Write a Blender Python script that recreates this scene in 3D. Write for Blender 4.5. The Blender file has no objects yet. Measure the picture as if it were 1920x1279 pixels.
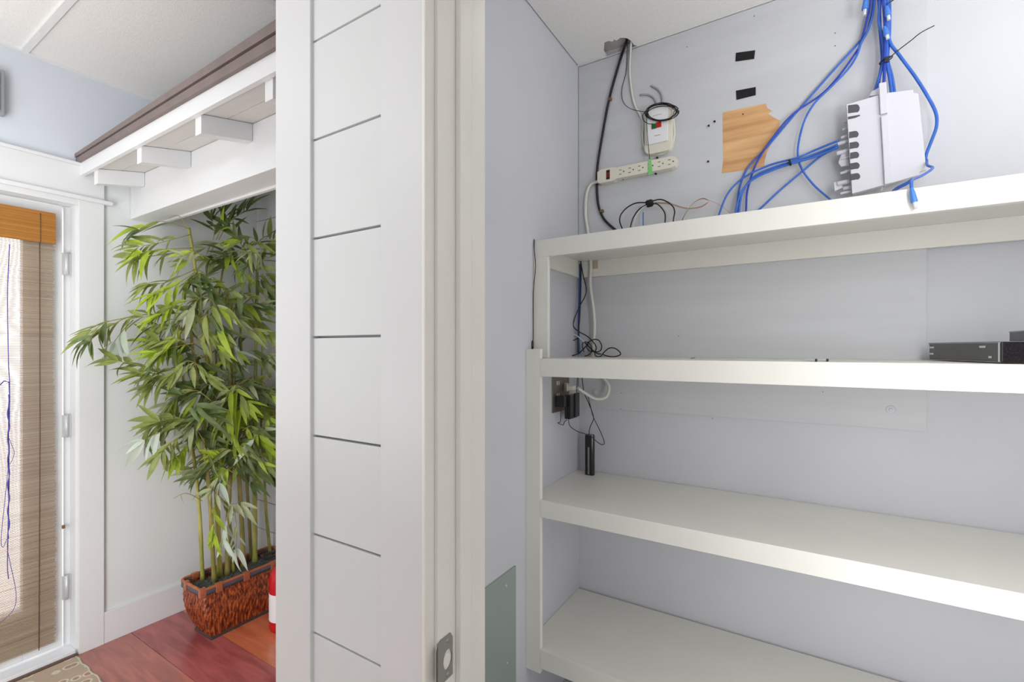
import bpy, bmesh, math, random
from mathutils import Vector, Matrix, noise
random.seed(7)
S = bpy.context.scene
COL = S.collection

# ------------------------------------------------------------------ camera, world, lights, exposure
EZ = 1.415                      # eye height above the floor
F, CX, HY = 878.0, 960.0, 654.0 # focal length, centre column and horizon row at 1920x1279
YAW = math.radians(31.8)
FX, FY = -math.sin(YAW), math.cos(YAW)
RX, RY = math.cos(YAW), math.sin(YAW)
cd = bpy.data.cameras.new('camera'); cam = bpy.data.objects.new('camera', cd); COL.objects.link(cam)
cam.location = (0, 0, EZ); cam.rotation_euler = (math.pi/2, 0, YAW)
cd.sensor_width = 36; cd.lens = F/1920*36; cd.shift_y = 14.5/1920; cd.clip_start = .02
S.camera = cam
W = bpy.data.worlds.new('world'); S.world = W; W.use_nodes = True
W.node_tree.nodes['Background'].inputs[0].default_value = (.95, .975, 1, 1)
W.node_tree.nodes['Background'].inputs[1].default_value = 2.3
def area(name, loc, rot, sx, sy, power, color=(1, 1, 1)):
    l = bpy.data.lights.new(name, 'AREA'); l.shape = 'RECTANGLE'; l.size = sx; l.size_y = sy
    l.energy = power; l.color = color
    o = bpy.data.objects.new(name, l); COL.objects.link(o); o.location = loc; o.rotation_euler = rot
    return o
area('rear_fill_light', (.5, -2.6, 1.4), (math.radians(90), 0, 0), 2.6, 1.9, 10, (.97, .985, 1))  # unseen fill lamp behind the camera, added to light the surfaces facing it
area('bounce_fill_light', (-1.9, -.6, 1.1), (math.radians(180), 0, 0), 1.4, .9, 19, (.965, .985, 1))  # added upward fill that brightens the room ceiling
area('left_fill_light', (-1.25, -.7, 1.05), (0, math.radians(84), math.radians(2)), 1.9, 1.1, 38, (.96, .985, 1))  # fill lamp added out of view to brighten the left wall
area('side_fill_light', (2.42, -.9, 1.4), (0, math.radians(90), 0), 1.8, 1.5, 17, (1, .995, .98))  # added side fill for jamb and left wall, not a real window
area('closet_fill_light', (.42, .765, 1.1), (math.radians(90), 0, math.radians(-4)), .2, 2.2, 12, (1, 1, 1))  # upright fill lamp added out of view to lift the closet interior
area('overhead_fill_light', (-1.9, -.75, 2.66), (0, 0, 0), 1.15, .55, 9, (.97, .985, 1))  # added downward fill out of view, for the left floor and walls
def bulb(name, loc, power, rad, color):
    l = bpy.data.lights.new(name, 'POINT'); l.energy = power; l.shadow_soft_size = rad; l.color = color
    o = bpy.data.objects.new(name, l); COL.objects.link(o); o.location = loc
area('closet_ceiling_fill_light', (.85, 1.0, 1.85), (math.radians(180), 0, 0), .4, .3, 9.5, (1, .995, .99))  # invented lamp aimed up to brighten the closet ceiling
S.view_settings.view_transform = 'Standard'; S.view_settings.look = 'None'
S.view_settings.gamma = 1; S.view_settings.use_curve_mapping = False
S.view_settings.exposure = 0.25

# ------------------------------------------------------------------ helpers
def lin(c): return tuple(((v/255)/12.92 if v/255 <= .04045 else ((v/255+.055)/1.055)**2.4) for v in c)
def PY(px, py, Y):              # point of the wall plane y = Y seen at a measured place
    t = (px-CX)/F; k = (RX*t-RY)/(RX+RY*t); X = k*Y
    d = FX*X+FY*Y
    return Vector((X, Y, EZ+(HY-py)/F*d))
def PX(px, py, X):
    t = (px-CX)/F; k = (RX*t-RY)/(RX+RY*t); Y = X/k
    d = FX*X+FY*Y
    return Vector((X, Y, EZ+(HY-py)/F*d))
def PZ(px, py, z):
    d = (z-EZ)*F/(HY-py); r = (px-CX)/F*d
    return Vector((RX*r+FX*d, RY*r+FY*d, z))

MATS = {}
def mat(name, rgb, rough=.5, metal=0, var=0, vscale=8, bump=0, bscale=40, trans=0, spec=.5, emit=0, stretch=(1, 1, 1), rgb2=None, detail=4):
    if name in MATS: return MATS[name]
    m = bpy.data.materials.new(name); m.use_nodes = True; nt = m.node_tree; b = nt.nodes['Principled BSDF']
    c = lin(rgb); b.inputs['Base Color'].default_value = (*c, 1)
    b.inputs['Roughness'].default_value = rough; b.inputs['Metallic'].default_value = metal
    b.inputs['Specular IOR Level'].default_value = spec
    tc = nt.nodes.new('ShaderNodeTexCoord'); mp = nt.nodes.new('ShaderNodeMapping'); mp.inputs['Scale'].default_value = stretch
    nt.links.new(tc.outputs['Object'], mp.inputs[0])
    if var or rgb2:
        n = nt.nodes.new('ShaderNodeTexNoise'); n.inputs['Scale'].default_value = vscale; n.inputs['Detail'].default_value = detail
        nt.links.new(mp.outputs[0], n.inputs[0])
        r = nt.nodes.new('ShaderNodeValToRGB'); e = r.color_ramp.elements
        c1 = tuple(v*(1-var) for v in c); c2 = lin(rgb2) if rgb2 else tuple(min(1, v*(1+var)) for v in c)
        e[0].position = .35; e[1].position = .65; e[0].color = (*c1, 1); e[1].color = (*c2, 1)
        nt.links.new(n.outputs[0], r.inputs[0]); nt.links.new(r.outputs[0], b.inputs['Base Color'])
    if bump:
        n = nt.nodes.new('ShaderNodeTexNoise'); n.inputs['Scale'].default_value = bscale; n.inputs['Detail'].default_value = 3
        nt.links.new(mp.outputs[0], n.inputs[0])
        q = nt.nodes.new('ShaderNodeBump'); q.inputs['Strength'].default_value = bump; q.inputs['Distance'].default_value = .002
        nt.links.new(n.outputs[0], q.inputs['Height']); nt.links.new(q.outputs[0], b.inputs['Normal'])
    if trans:
        ou = nt.nodes['Material Output']; tr = nt.nodes.new('ShaderNodeBsdfTranslucent'); mx = nt.nodes.new('ShaderNodeMixShader')
        if b.inputs['Base Color'].links: nt.links.new(b.inputs['Base Color'].links[0].from_socket, tr.inputs[0])
        else: tr.inputs[0].default_value = (*c, 1)
        mx.inputs[0].default_value = trans
        nt.links.new(b.outputs[0], mx.inputs[1]); nt.links.new(tr.outputs[0], mx.inputs[2]); nt.links.new(mx.outputs[0], ou.inputs[0])
    MATS[name] = m; return m

WLOC = {}
def wl(o): return WLOC.get(o.name, Vector((0, 0, 0))) if o else Vector((0, 0, 0))
def link(o, parent, loc):
    COL.objects.link(o); WLOC[o.name] = Vector(loc)
    if parent: o.parent = parent
    o.location = Vector(loc)-wl(parent)
def tag(o, label=None, cat=None, group=None, kind=None):
    if label: o['label'] = label
    if cat: o['category'] = cat
    if group: o['group'] = group
    if kind: o['kind'] = kind
    return o
def empty(name, loc, parent=None):
    o = bpy.data.objects.new(name, None); o.empty_display_size = .05; link(o, parent, loc); return o
class MB:                        # collects shapes, links them as one mesh object
    def __init__(s): s.v = []; s.f = []; s.sm = []
    def add(s, vs, fs, smooth=False):
        n = len(s.v); s.v += [Vector(v) for v in vs]
        for f in fs: s.f.append([i+n for i in f]); s.sm.append(smooth)
        return s
    def box(s, a, b):
        x0, x1 = sorted((a[0], b[0])); y0, y1 = sorted((a[1], b[1])); z0, z1 = sorted((a[2], b[2]))
        return s.hexa([(x0,y0,z0),(x1,y0,z0),(x1,y1,z0),(x0,y1,z0),(x0,y0,z1),(x1,y0,z1),(x1,y1,z1),(x0,y1,z1)])
    def hexa(s, v):              # bottom ring then top ring
        return s.add(v, [(3,2,1,0),(4,5,6,7),(0,1,5,4),(1,2,6,5),(2,3,7,6),(3,0,4,7)])
    def prism(s, ring, off):     # planar ring pushed along off
        off = Vector(off); n = len(ring); a = [Vector(p) for p in ring]; b = [p+off for p in a]
        return s.add(a+b, [list(range(n))[::-1], list(range(n, 2*n))]+[(i, (i+1) % n, n+(i+1) % n, n+i) for i in range(n)])
    def tube(s, pts, r, n=8, closed=False, flat=None):
        pts = [Vector(p) for p in pts]; m = len(pts)
        rr = r if isinstance(r, (list, tuple)) else [r]*m
        vs = []; up = Vector((.13, .27, .95)).normalized(); prev = None
        for i, p in enumerate(pts):
            if closed: t = pts[(i+1) % m]-pts[i-1]
            else: t = pts[min(i+1, m-1)]-pts[max(i-1, 0)]
            t = t.normalized() if t.length > 1e-9 else Vector((0, 0, 1))
            if prev is None: a = up.cross(t); a = a.normalized() if a.length > .1 else Vector((1, 0, 0)).cross(t).normalized()
            else: a = (prev-t*prev.dot(t)).normalized()
            prev = a; b = t.cross(a)
            for j in range(n):
                q = 2*math.pi*j/n; vs.append(p+(a*math.cos(q)+b*math.sin(q))*rr[i])
        fs = []
        for i in range(m if closed else m-1):
            k = (i+1) % m
            for j in range(n): fs.append((i*n+j, i*n+(j+1) % n, k*n+(j+1) % n, k*n+j))
        s.add(vs, fs, True)
        if not closed:
            s.f.append([len(s.v)-m*n+j for j in range(n)][::-1]); s.sm.append(False)
            s.f.append([len(s.v)-n+j for j in range(n)]); s.sm.append(False)
        return s
    def lathe(s, base, axis, prof, n=16):   # prof = [(height, radius)]
        axis = Vector(axis).normalized(); a = axis.orthogonal().normalized(); b = axis.cross(a); vs = []
        for h, r in prof:
            for j in range(n):
                q = 2*math.pi*j/n; vs.append(Vector(base)+axis*h+(a*math.cos(q)+b*math.sin(q))*max(r, 1e-5))
        m = len(prof); fs = [(i*n+j, i*n+(j+1) % n, (i+1)*n+(j+1) % n, (i+1)*n+j) for i in range(m-1) for j in range(n)]
        s.add(vs, fs, True)
        s.add(vs[:n], [list(range(n))[::-1]]); s.add(vs[-n:], [list(range(n))])
        return s
    def build(s, name, m, parent=None, bevel=0, origin=None):
        lo = [min(v[i] for v in s.v) for i in range(3)]; hi = [max(v[i] for v in s.v) for i in range(3)]
        c = Vector([(lo[i]+hi[i])/2 for i in range(3)]) if origin is None else Vector(origin)
        me = bpy.data.meshes.new(name); me.from_pydata([tuple(v-c) for v in s.v], [], s.f)
        me.polygons.foreach_set('use_smooth', s.sm)
        bm = bmesh.new(); bm.from_mesh(me); bmesh.ops.recalc_face_normals(bm, faces=bm.faces)
        if bevel:
            es = [e for e in bm.edges if len(e.link_faces) == 2 and e.calc_face_angle(0) > .6]
            bmesh.ops.bevel(bm, geom=es, offset=bevel, segments=2, affect='EDGES', profile=.6, clamp_overlap=True)
        bm.to_mesh(me); bm.free()
        me.materials.append(m)
        o = bpy.data.objects.new(name, me); link(o, parent, c); return o
def box(name, a, b, m, parent=None, bevel=0): return MB().box(a, b).build(name, m, parent, bevel)
def struct(o): o['kind'] = 'structure'; return o
def spline(pts, k=7, closed=False):
    pts = [Vector(p) for p in pts]; out = []; n = len(pts)
    for i in range(n if closed else n-1):
        if closed: p0, p1, p2, p3 = pts[i-1], pts[i], pts[(i+1) % n], pts[(i+2) % n]
        else: p0, p1, p2, p3 = pts[max(i-1, 0)], pts[i], pts[i+1], pts[min(i+2, n-1)]
        for j in range(k):
            t = j/k
            out.append(.5*((2*p1)+(p2-p0)*t+(2*p0-5*p1+4*p2-p3)*t*t+(3*p1-p0-3*p2+p3)*t*t*t))
    if not closed: out.append(pts[-1])
    return out
def R(z): return z+EZ            # height measured from eye level -> height above floor

# ------------------------------------------------------------------ materials
M_white = mat('white_paint', (222, 223, 224), .42, bump=.05, bscale=60, var=.015, vscale=3)
M_white2 = mat('white_panel_paint', (221, 224, 224), .5, bump=.05, bscale=50, var=.02, vscale=2)
M_trim = mat('cream_jamb_paint', (236, 233, 226), .38, bump=.04, bscale=40, var=.015, vscale=3)
M_cream = mat('cream_shelf_paint', (230, 228, 220), .42, bump=.08, bscale=60, var=.015, vscale=5)
M_blue = mat('pale_blue_wall_paint', (214, 220, 228), .6, bump=.05, bscale=80, var=.01, vscale=2)
M_closet = mat('lavender_grey_wall_paint', (203, 204, 210), .62, bump=.12, bscale=90, var=.02, vscale=3)
M_board = mat('grey_painted_plywood', (201, 202, 206), .6, bump=.25, bscale=14, var=.03, vscale=4, stretch=(.4, 1, 4))
M_green = mat('grey_green_panel_paint', (150, 160, 154), .5, var=.03, vscale=3)
M_tile = mat('acoustic_tile', (232, 231, 228), .9, bump=.35, bscale=260, var=.03, vscale=120)
M_grid = mat('ceiling_grid_metal', (226, 226, 226), .5)
M_soffit = mat('soffit_board_paint', (214, 212, 208), .6, var=.03, vscale=6, stretch=(.3, 3, 1))
M_brown = mat('brown_roof_metal', (118, 104, 100), .45, var=.08, vscale=10)
M_dark = mat('dark_gap', (30, 26, 26), .8)
M_black = mat('black_cable', (18, 18, 19), .4)
M_bplast = mat('black_gloss_plastic', (22, 21, 22), .15)
M_bfab = mat('black_tape', (14, 14, 16), .8, bump=.3, bscale=200)
M_ivory = mat('ivory_plastic', (226, 222, 206), .35)
M_wcable = mat('white_cable', (222, 220, 212), .4)
M_bcable = mat('blue_network_cable', (54, 106, 200), .4, var=.12, vscale=20)
M_bcable2 = mat('deep_blue_network_cable', (36, 66, 178), .4)
M_boot = mat('blue_connector_boot', (70, 130, 220), .4)
M_clear = mat('clear_plug_plastic', (205, 210, 214), .12, spec=.8)
M_lav = mat('pale_grey_box_plastic', (212, 211, 220), .4)
M_slot = mat('slot_grille', (84, 80, 88), .7, bump=.5, bscale=300)
M_steel = mat('brushed_steel', (160, 158, 152), .4, .7)
M_steeld = mat('bronze_steel_plate', (140, 130, 122), .4, .7)
M_hinge = mat('painted_hinge', (205, 207, 209), .35, .3)
M_red = mat('red_plastic', (190, 24, 24), .3)
M_fred = mat('red_enamel', (196, 16, 34), .25)
M_greenp = mat('green_plastic', (40, 92, 52), .4)
M_gtape = mat('green_tape', (128, 205, 122), .6)
M_label = mat('white_label', (236, 236, 238), .6)
M_ink = mat('faint_grey_print', (170, 170, 174), .7)
M_slit = mat('dark_slit', (60, 56, 50), .8)
M_soil = mat('dark_pebbles', (78, 80, 76), .9, bump=.6, bscale=60, var=.25, vscale=25)
M_glass = mat('grey_device_plastic', (84, 83, 80), .25, var=.06, vscale=15)
M_violet = mat('violet_cord', (72, 66, 150), .7)
M_wood = mat('raw_plywood', (205, 150, 98), .6, var=.12, vscale=5, stretch=(.6, 1, 6), rgb2=(226, 182, 130), detail=6, bump=.2, bscale=30)
M_ochre = mat('brass_brown', (120, 90, 60), .5)

# glass
m = bpy.data.materials.new('door_glass'); m.use_nodes = True
b = m.node_tree.nodes['Principled BSDF']; b.inputs['Transmission Weight'].default_value = 1; b.inputs['Roughness'].default_value = 0
b.inputs['IOR'].default_value = 1.05; b.inputs['Base Color'].default_value = (1, 1, 1, 1); M_pane = m

XW, XC, YB, YP, YS = -2.857, -.864, 1.975, 1.963, .58
CZ = R(1.279)

# ------------------------------------------------------------------ floor
def plankmat(name, c, c2, seed):
    m = bpy.data.materials.new(name); m.use_nodes = True; nt = m.node_tree; b = nt.nodes['Principled BSDF']
    tc = nt.nodes.new('ShaderNodeTexCoord'); mp = nt.nodes.new('ShaderNodeMapping'); mp.inputs['Scale'].default_value = (1.1, 7, 1)
    mp.inputs['Location'].default_value = (seed, seed*2.3, 0)
    n = nt.nodes.new('ShaderNodeTexNoise'); n.inputs['Scale'].default_value = 3; n.inputs['Detail'].default_value = 5; n.inputs['Distortion'].default_value = .8
    r = nt.nodes.new('ShaderNodeValToRGB'); e = r.color_ramp.elements
    e[0].position = .3; e[1].position = .7; e[0].color = (*lin(c), 1); e[1].color = (*lin(c2), 1)
    nt.links.new(tc.outputs['Object'], mp.inputs[0]); nt.links.new(mp.outputs[0], n.inputs[0])
    nt.links.new(n.outputs[0], r.inputs[0]); nt.links.new(r.outputs[0], b.inputs['Base Color'])
    b.inputs['Roughness'].default_value = .35; b.inputs['Coat Weight'].default_value = .7; b.inputs['Coat Roughness'].default_value = .18; return m
PLK = [plankmat('cherry_plank_crimson', (138, 62, 64), (188, 98, 96), 1), plankmat('cherry_plank_orange', (178, 88, 56), (214, 122, 84), 4),
       plankmat('cherry_plank_red', (142, 76, 70), (190, 112, 96), 7), plankmat('cherry_plank_brown', (130, 62, 56), (170, 86, 72), 9), plankmat('low_bounce_plank_brown', (112, 88, 80), (140, 112, 102), 3)]  # last one: duller brown for out-of-view planks, chosen to cut pink bounce
fl = struct(box('floor', (-3.0, -3.2, -.05), (2.6, 2.2, -.012), mat('floor_base', (50, 20, 18), .7)))
pw = .227; yrow = 1.210; row = 0
rows = []
y = 1.210+pw*2
while y > -1.2: rows.append(y); y -= pw
fixed = {1.210: 1, 1.210-pw: 0, 1.210-2*pw: 2, 1.210-3*pw: 3}
for i, y in enumerate(rows):
    x = -2.86
    key = [v for k, v in fixed.items() if abs(k-y) < .01]
    j = 0
    while x < 2.4:
        L = 1.5+random.random()*.9
        mm = PLK[key[0]] if key and j == 0 else PLK[4] if x > -1.6 else PLK[random.randrange(4)]
        x1 = min(x+L, 2.5)
        if not (y > .75 and x > -.9 and x < -.6): pass
        box('plank', (x+.0008, y+.0008, -.012), (x1-.0008, y+pw-.0008, 0), mm, fl, .001)
        x = x1; j += 1

# ------------------------------------------------------------------ left wall with the door
wall = struct(MB().box((XW, .790, 0), (XW-.14, 1.70, R(.854))).box((XW, -3.1, 0), (XW-.14, -.19, R(.854)))
              .box((XW, -.19, R(.665)), (XW-.14, .790, R(.854))).build('wall_left', M_white2))
box('upper_wall_panel', (XW, -3.1, R(.854)), (XW-.14, 2.1, CZ+.1), M_blue, wall)
tr = struct(box('trim_1', (XW+.016, .784, 0), (XW, .877, R(.70)), M_white, None, .002))      # door casing
tr['label'] = 'white vertical casing beside the door with the bamboo blind'
t2 = struct(box('trim_2', (XW+.018, -.9, R(.706)), (XW, .877, R(.846)), M_white, None, .002))  # board over the door
box('cap_moulding', (XW+.026, -.9, R(.846)), (XW, .94, R(.860)), M_white, t2, .002)
box('head_ledge', (XW+.034, -.9, R(.688)), (XW, .905, R(.706)), M_white, t2, .002)
box('head_casing', (XW+.014, -.2, R(.664)), (XW, .784, R(.688)), M_white, t2)
bb = struct(box('baseboard_left', (XW+.014, .877, 0), (XW, 1.62, .15), M_white, None, .002))
# door jamb reveal
jb = struct(MB().box((XW, .775, 0), (XW-.1399, .7899, R(.6649))).box((XW-.07, .755, 0), (XW-.14, .776, R(.664))).build('trim_3', M_white))
# the door leaf
DX = XW-.05
door = empty('door_1', (DX-.02, .3, .04)); struct(door); door['label'] = 'white glazed entrance door behind the bamboo blind'
zb, zt = R(-1.372), R(.656)
box('stile', (DX, .614, zb), (DX-.042, .756-.012, zt), M_white, door, .003)
box('stile', (DX, -.165, zb), (DX-.042, -.02, zt), M_white, door, .003)
box('rail', (DX, -.02, R(.516)), (DX-.042, .614, zt), M_white, door)
box('rail', (DX, -.02, zb), (DX-.042, .614, R(-1.149)), M_white, door)
box('glass_pane', (DX-.018, -.02, R(-1.149)), (DX-.022, .614, R(.516)), M_pane, door)
for py0, py1 in ((475, 516), (778, 819), (1078, 1122)):
    a = PX(129, py0, DX+.006); b_ = PX(129, py1, DX+.006)
    h = MB().tube([(DX+.008, .757, b_.z), (DX+.008, .757, a.z)], .0065, 10).box((DX+.003, .744, b_.z), (DX-.002, .757, a.z)).build('hinge', M_hinge, door)
    MB().box((DX+.003, .757, b_.z+.002), (DX-.001, .774, a.z-.002)).build('hinge_leaf', M_hinge, h)
box('door_latch_tab', (DX+.010, .742, PX(129, 988, DX).z), (DX, .752, PX(129, 982, DX).z), M_ochre, door)
sill = struct(box('trim_4', (XW+.012, -.19, 0), (XW-.14, .775, .028), mat('white_sill', (222, 222, 224), .4), None, .003))
box('threshold_strip', (XW+.030, -.19, 0), (XW+.012, .775, .014), mat('dark_wood_strip', (96, 74, 62), .5), sill, .002)
# outside the glass
og = struct(box('ground_outside', (-14, -8, -.2), (-3.0, 10, -.1), mat('pink_brick_paving', (250, 236, 232), .9, var=.04, vscale=3)))

# ------------------------------------------------------------------ bamboo roll blind
BX = DX+.022
bl = empty('bamboo_blind', (BX, .3, R(-1.36)))
tag(bl, 'woven bamboo roll blind with orange valance hanging over the glazed door', 'blind')
def slatmat(name, c1, c2, tr):
    m = bpy.data.materials.new(name); m.use_nodes = True; nt = m.node_tree; b = nt.nodes['Principled BSDF']
    tc = nt.nodes.new('ShaderNodeTexCoord'); mp = nt.nodes.new('ShaderNodeMapping'); mp.inputs['Scale'].default_value = (1, .6, 130)
    n = nt.nodes.new('ShaderNodeTexNoise'); n.inputs['Scale'].default_value = 1.6; n.inputs['Detail'].default_value = 4
    r = nt.nodes.new('ShaderNodeValToRGB'); e = r.color_ramp.elements; e[0].position = .3; e[1].position = .7
    e[0].color = (*lin(c1), 1); e[1].color = (*lin(c2), 1)
    nt.links.new(tc.outputs['Object'], mp.inputs[0]); nt.links.new(mp.outputs[0], n.inputs[0]); nt.links.new(n.outputs[0], r.inputs[0])
    nt.links.new(r.outputs[0], b.inputs['Base Color']); b.inputs['Roughness'].default_value = .55
    t = nt.nodes.new('ShaderNodeBsdfTranslucent'); nt.links.new(r.outputs[0], t.inputs[0])
    mx = nt.nodes.new('ShaderNodeMixShader'); mx.inputs[0].default_value = tr
    nt.links.new(b.outputs[0], mx.inputs[1]); nt.links.new(t.outputs[0], mx.inputs[2]); nt.links.new(mx.outputs[0], nt.nodes['Material Output'].inputs[0])
    return m
M_slat = slatmat('bamboo_slat', (160, 136, 112), (210, 190, 162), .35)
M_val = slatmat('bamboo_valance', (176, 112, 42), (206, 146, 70), .3)
q = MB(); z = R(.600); i = 0
while z > R(-1.335):
    y1 = .712+random.uniform(-.004, .004)+.004*math.sin(z*3); dz = random.uniform(-.0006, .0006)
    q.box((BX, -.13, z), (BX+.0022, y1, z+.0028)); z -= .0043+abs(dz)
tag(q.build('slat', M_slat, bl), kind='stuff')
q = MB(); z = R(.600)
while z > R(.469):
    q.box((BX+.012, -.13, z), (BX+.0145, .713, z+.0038)); z -= .0040
tag(q.build('valance_slat', M_val, bl), kind='stuff')
box('headrail', (BX-.004, -.13, R(.600)), (BX+.014, .713, R(.612)), M_val, bl, .002)
M_string = mat('brown_string', (110, 84, 66), .8)
for yy in (.662, .535, .28):
    MB().tube([(BX+.0045, yy, R(.60)), (BX+.0045, yy+.001, R(-.4)), (BX+.0045, yy-.002, R(-1.34))], .0016, 6).build('string', M_string, bl)
    MB().tube([(BX+.016, yy, R(.60)), (BX+.016, yy, R(.47))], .0014, 6).build('string', M_string, bl)
# pull cord
pc = [PX(x, yv, BX+.02) for x, yv in ((18, 458), (16, 500), (14, 560), (16, 680), (18, 724), (16, 800), (17, 900), (15, 1000), (14, 1060), (16, 1085))]
q = MB().tube(spline(pc, 6), .0016, 6)
q.tube([PX(x, yv, BX+.026) for x, yv in ((0, 722), (8, 714), (17, 717), (18, 740), (17, 800))], .0022, 6)
pcs = []
for i in range(90):
    t = i/89; pcs.append(PX(16+1.6*math.sin(t*37)*(1-.3*t), 740+t*270, BX+.025+.002*math.cos(t*50)))
q.tube(pcs, [.0016+.0018*abs(math.sin(i*.37)) for i in range(90)], 6)
q.tube(spline([PX(x, yv, BX+.024) for x, yv in ((14, 815), (22, 835), (27, 850), (20, 868), (14, 875))], 5), .001, 5)
q.tube(spline([PX(x, yv, BX+.024) for x, yv in ((16, 870), (10, 930), (2, 1010), (6, 1026), (14, 1010), (14, 1030), (20, 1060), (30, 1110), (27, 1140), (10, 1160), (0, 1168))], 5), .0011, 5)
tag(q.build('pull_cord', M_violet), 'knotted violet pull cord hanging in front of the bamboo blind', 'cord')

# grey box high on the left wall at the picture edge
wb = empty('wall_box', (XW, .42, R(.96)))
tag(wb, 'grey box high on the pale blue wall above the entrance door', 'box')
box('housing', (XW, .27, R(.972)), (XW+.035, .545, R(1.158)), mat('grey_metal_box', (150, 153, 158), .5), wb, .004)
box('cover', (XW+.035, .285, R(.985)), (XW+.040, .530, R(1.145)), mat('grey_box_cover', (190, 192, 196), .5), wb, .002)

# ------------------------------------------------------------------ alcove back wall (shiplap) and centre wall
wa = struct(box('wall_alcove', (XW-.14, 1.632, 0), (-.95, 1.70, CZ+.1), mat('alcove_wall_paint', (205, 206, 208), .6)))
z = -.755-4*.1706
zz = []
while z < .79: zz.append(z); z += .1706
for a in zz:
    lo = max(R(a)+.002, 0.0)
    box('shiplap_board', (XW+.001, 1.620, lo), (-.95, 1.632, R(a)+.1706-.002), M_white2, wa, .001)
wc = struct(box('wall_center', (-.95, YS+.021, 0), (-.536, .742, CZ+.1), mat('groove_shadow_paint', (205, 205, 205), .6)))
box('stile_board', (-.9496, YS, 0), (PY(581.5, 600, YS).x, YS+.021, CZ), M_white, wc, .0015)
box('stile_board', (PY(714, 600, YS+.003).x, YS+.0025, 0), (-.5285, YS+.021, CZ), M_white, wc, .001)
g0 = .6127*(YS+.01)/.59; sp = .1966
zs = [g0-k*sp for k in range(-4, 12)]
for i in range(len(zs)-1):
    lo, hi = R(zs[i+1]), R(zs[i])
    if lo > CZ-.02 or hi < 0: continue
    box('shiplap_board', (-.862, YS+.006, max(0, lo)+.0022), (-.58, YS+.0212, min(hi, CZ)-.0022), M_white2, wc, .0012)
struct(box('wall_side_unseen', (2.5, -3.2, 0), (2.6, .6, CZ+.1), M_white2))  # unseen wall added to shut out sky light from the right
box_fl = struct(box('floor_closet', (XC, .742, -.001), (1.5, YB, .003), mat('closet_floor_low_bounce', (190, 188, 186), .5)))  # added surface, pale grey chosen to keep red bounce light out of the closet
struct(box('wall_back_unseen', (-3.0, -3.2, 0), (2.6, -3.1, CZ+.1), M_white2))  # unseen wall added to cut the sky light from behind
# closet door frame
jm = struct(box('trim_5', (-.528-.008, YS, 0), (-.528, YS+.0235, CZ), M_trim, None, .002))
box('jamb_board', (-.536, YS+.0235, 0), (-.521, .742, R(.68)), M_trim, jm, .0015)
box('door_stop', (-.521, .650, 0), (-.509, .684, R(.665)), M_trim, jm, .003)
# strike plate
sp_ = empty('strike_plate_assembly', (-.52, .62, R(-.53)), jm) if False else None
X0 = -.5195
out = [(.6005, -.4930), (.6400, -.4930), (.6400, -.5680), (.6005, -.5680)]
import itertools
bmv = []; N = 32; cy, cz, ry, rz = .6265, -.5345, .0115, .0175
ringo, ringi = [], []
for j in range(N):
    q = 2*math.pi*j/N; c, s_ = math.cos(q), math.sin(q)
    ringi.append((cy+ry*c, cz+rz*s_))
    t = min((.6400-cy)/c if c > 1e-6 else (.6005-cy)/c if c < -1e-6 else 9, (-.4930-cz)/s_ if s_ > 1e-6 else (-.5680-cz)/s_ if s_ < -1e-6 else 9)
    ringo.append((cy+t*c, cz+t*s_))
vs = [(X0+.0012, a, R(b)) for a, b in ringo]+[(X0+.0012, a, R(b)) for a, b in ringi]+[(X0-.001, a, R(b)) for a, b in ringi]+[(X0-.001, a, R(b)) for a, b in ringo]
fs = []
for j in range(N):
    k = (j+1) % N
    fs += [(j, k, N+k, N+j), (N+j, N+k, 2*N+k, 2*N+j), (3*N+j, 3*N+k, k, j)]
spl = MB().add(vs, fs).build('strike_plate', M_steel, jm)
spl['label'] = 'steel latch strike plate'
MB().lathe((X0-.003, cy, R(cz)), (1, 0, 0), [(0, .0105), (.0026, .0105)], 20).build('latch_hole', M_trim, spl)
for zc_ in (-.502, -.560):
    MB().lathe((X0+.0012, .6265, R(zc_)), (1, 0, 0), [(0, .0042), (.0012, .0035), (.0014, .001)], 14).build('screw', M_steel, spl)
lip = [(X0+.0012, .6005, R(-.50)), (X0+.004, .594, R(-.505)), (X0+.004, .594, R(-.556)), (X0+.0012, .6005, R(-.561))]
MB().add(lip+[(a[0]-.001, a[1], a[2]) for a in lip], [(0, 1, 2, 3), (7, 6, 5, 4), (1, 5, 6, 2)]).build('strike_lip', mat('worn_dark_steel', (110, 106, 98), .4, .9), spl)

# right jamb, head of the closet doorway and the rest of that wall
wr = struct(MB().box((.27, YS, 0), (2.5, .742, CZ+.1)).box((-.536, YS+.02, R(.68)), (.27, .742, CZ+.1)).build('wall_right', M_white2))
struct(MB().box((.258, YS-.012, 0), (.27, .742, R(.68))).box((.26, YS-.014, 0), (.35, YS, R(.77))).build('trim_6', M_trim))

# ------------------------------------------------------------------ closet shell
wcl = struct(MB().box((-.95, .742, 0), (XC, YB+.08, CZ+.35)).build('wall_closet_left', M_closet))
struct(box('wall_closet_back', (-.95, YB, 0), (1.62, YB+.08, CZ+.35), M_closet))
struct(box('wall_closet_right', (1.5, .742, 0), (1.6, YB, CZ+.1), M_closet))
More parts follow.
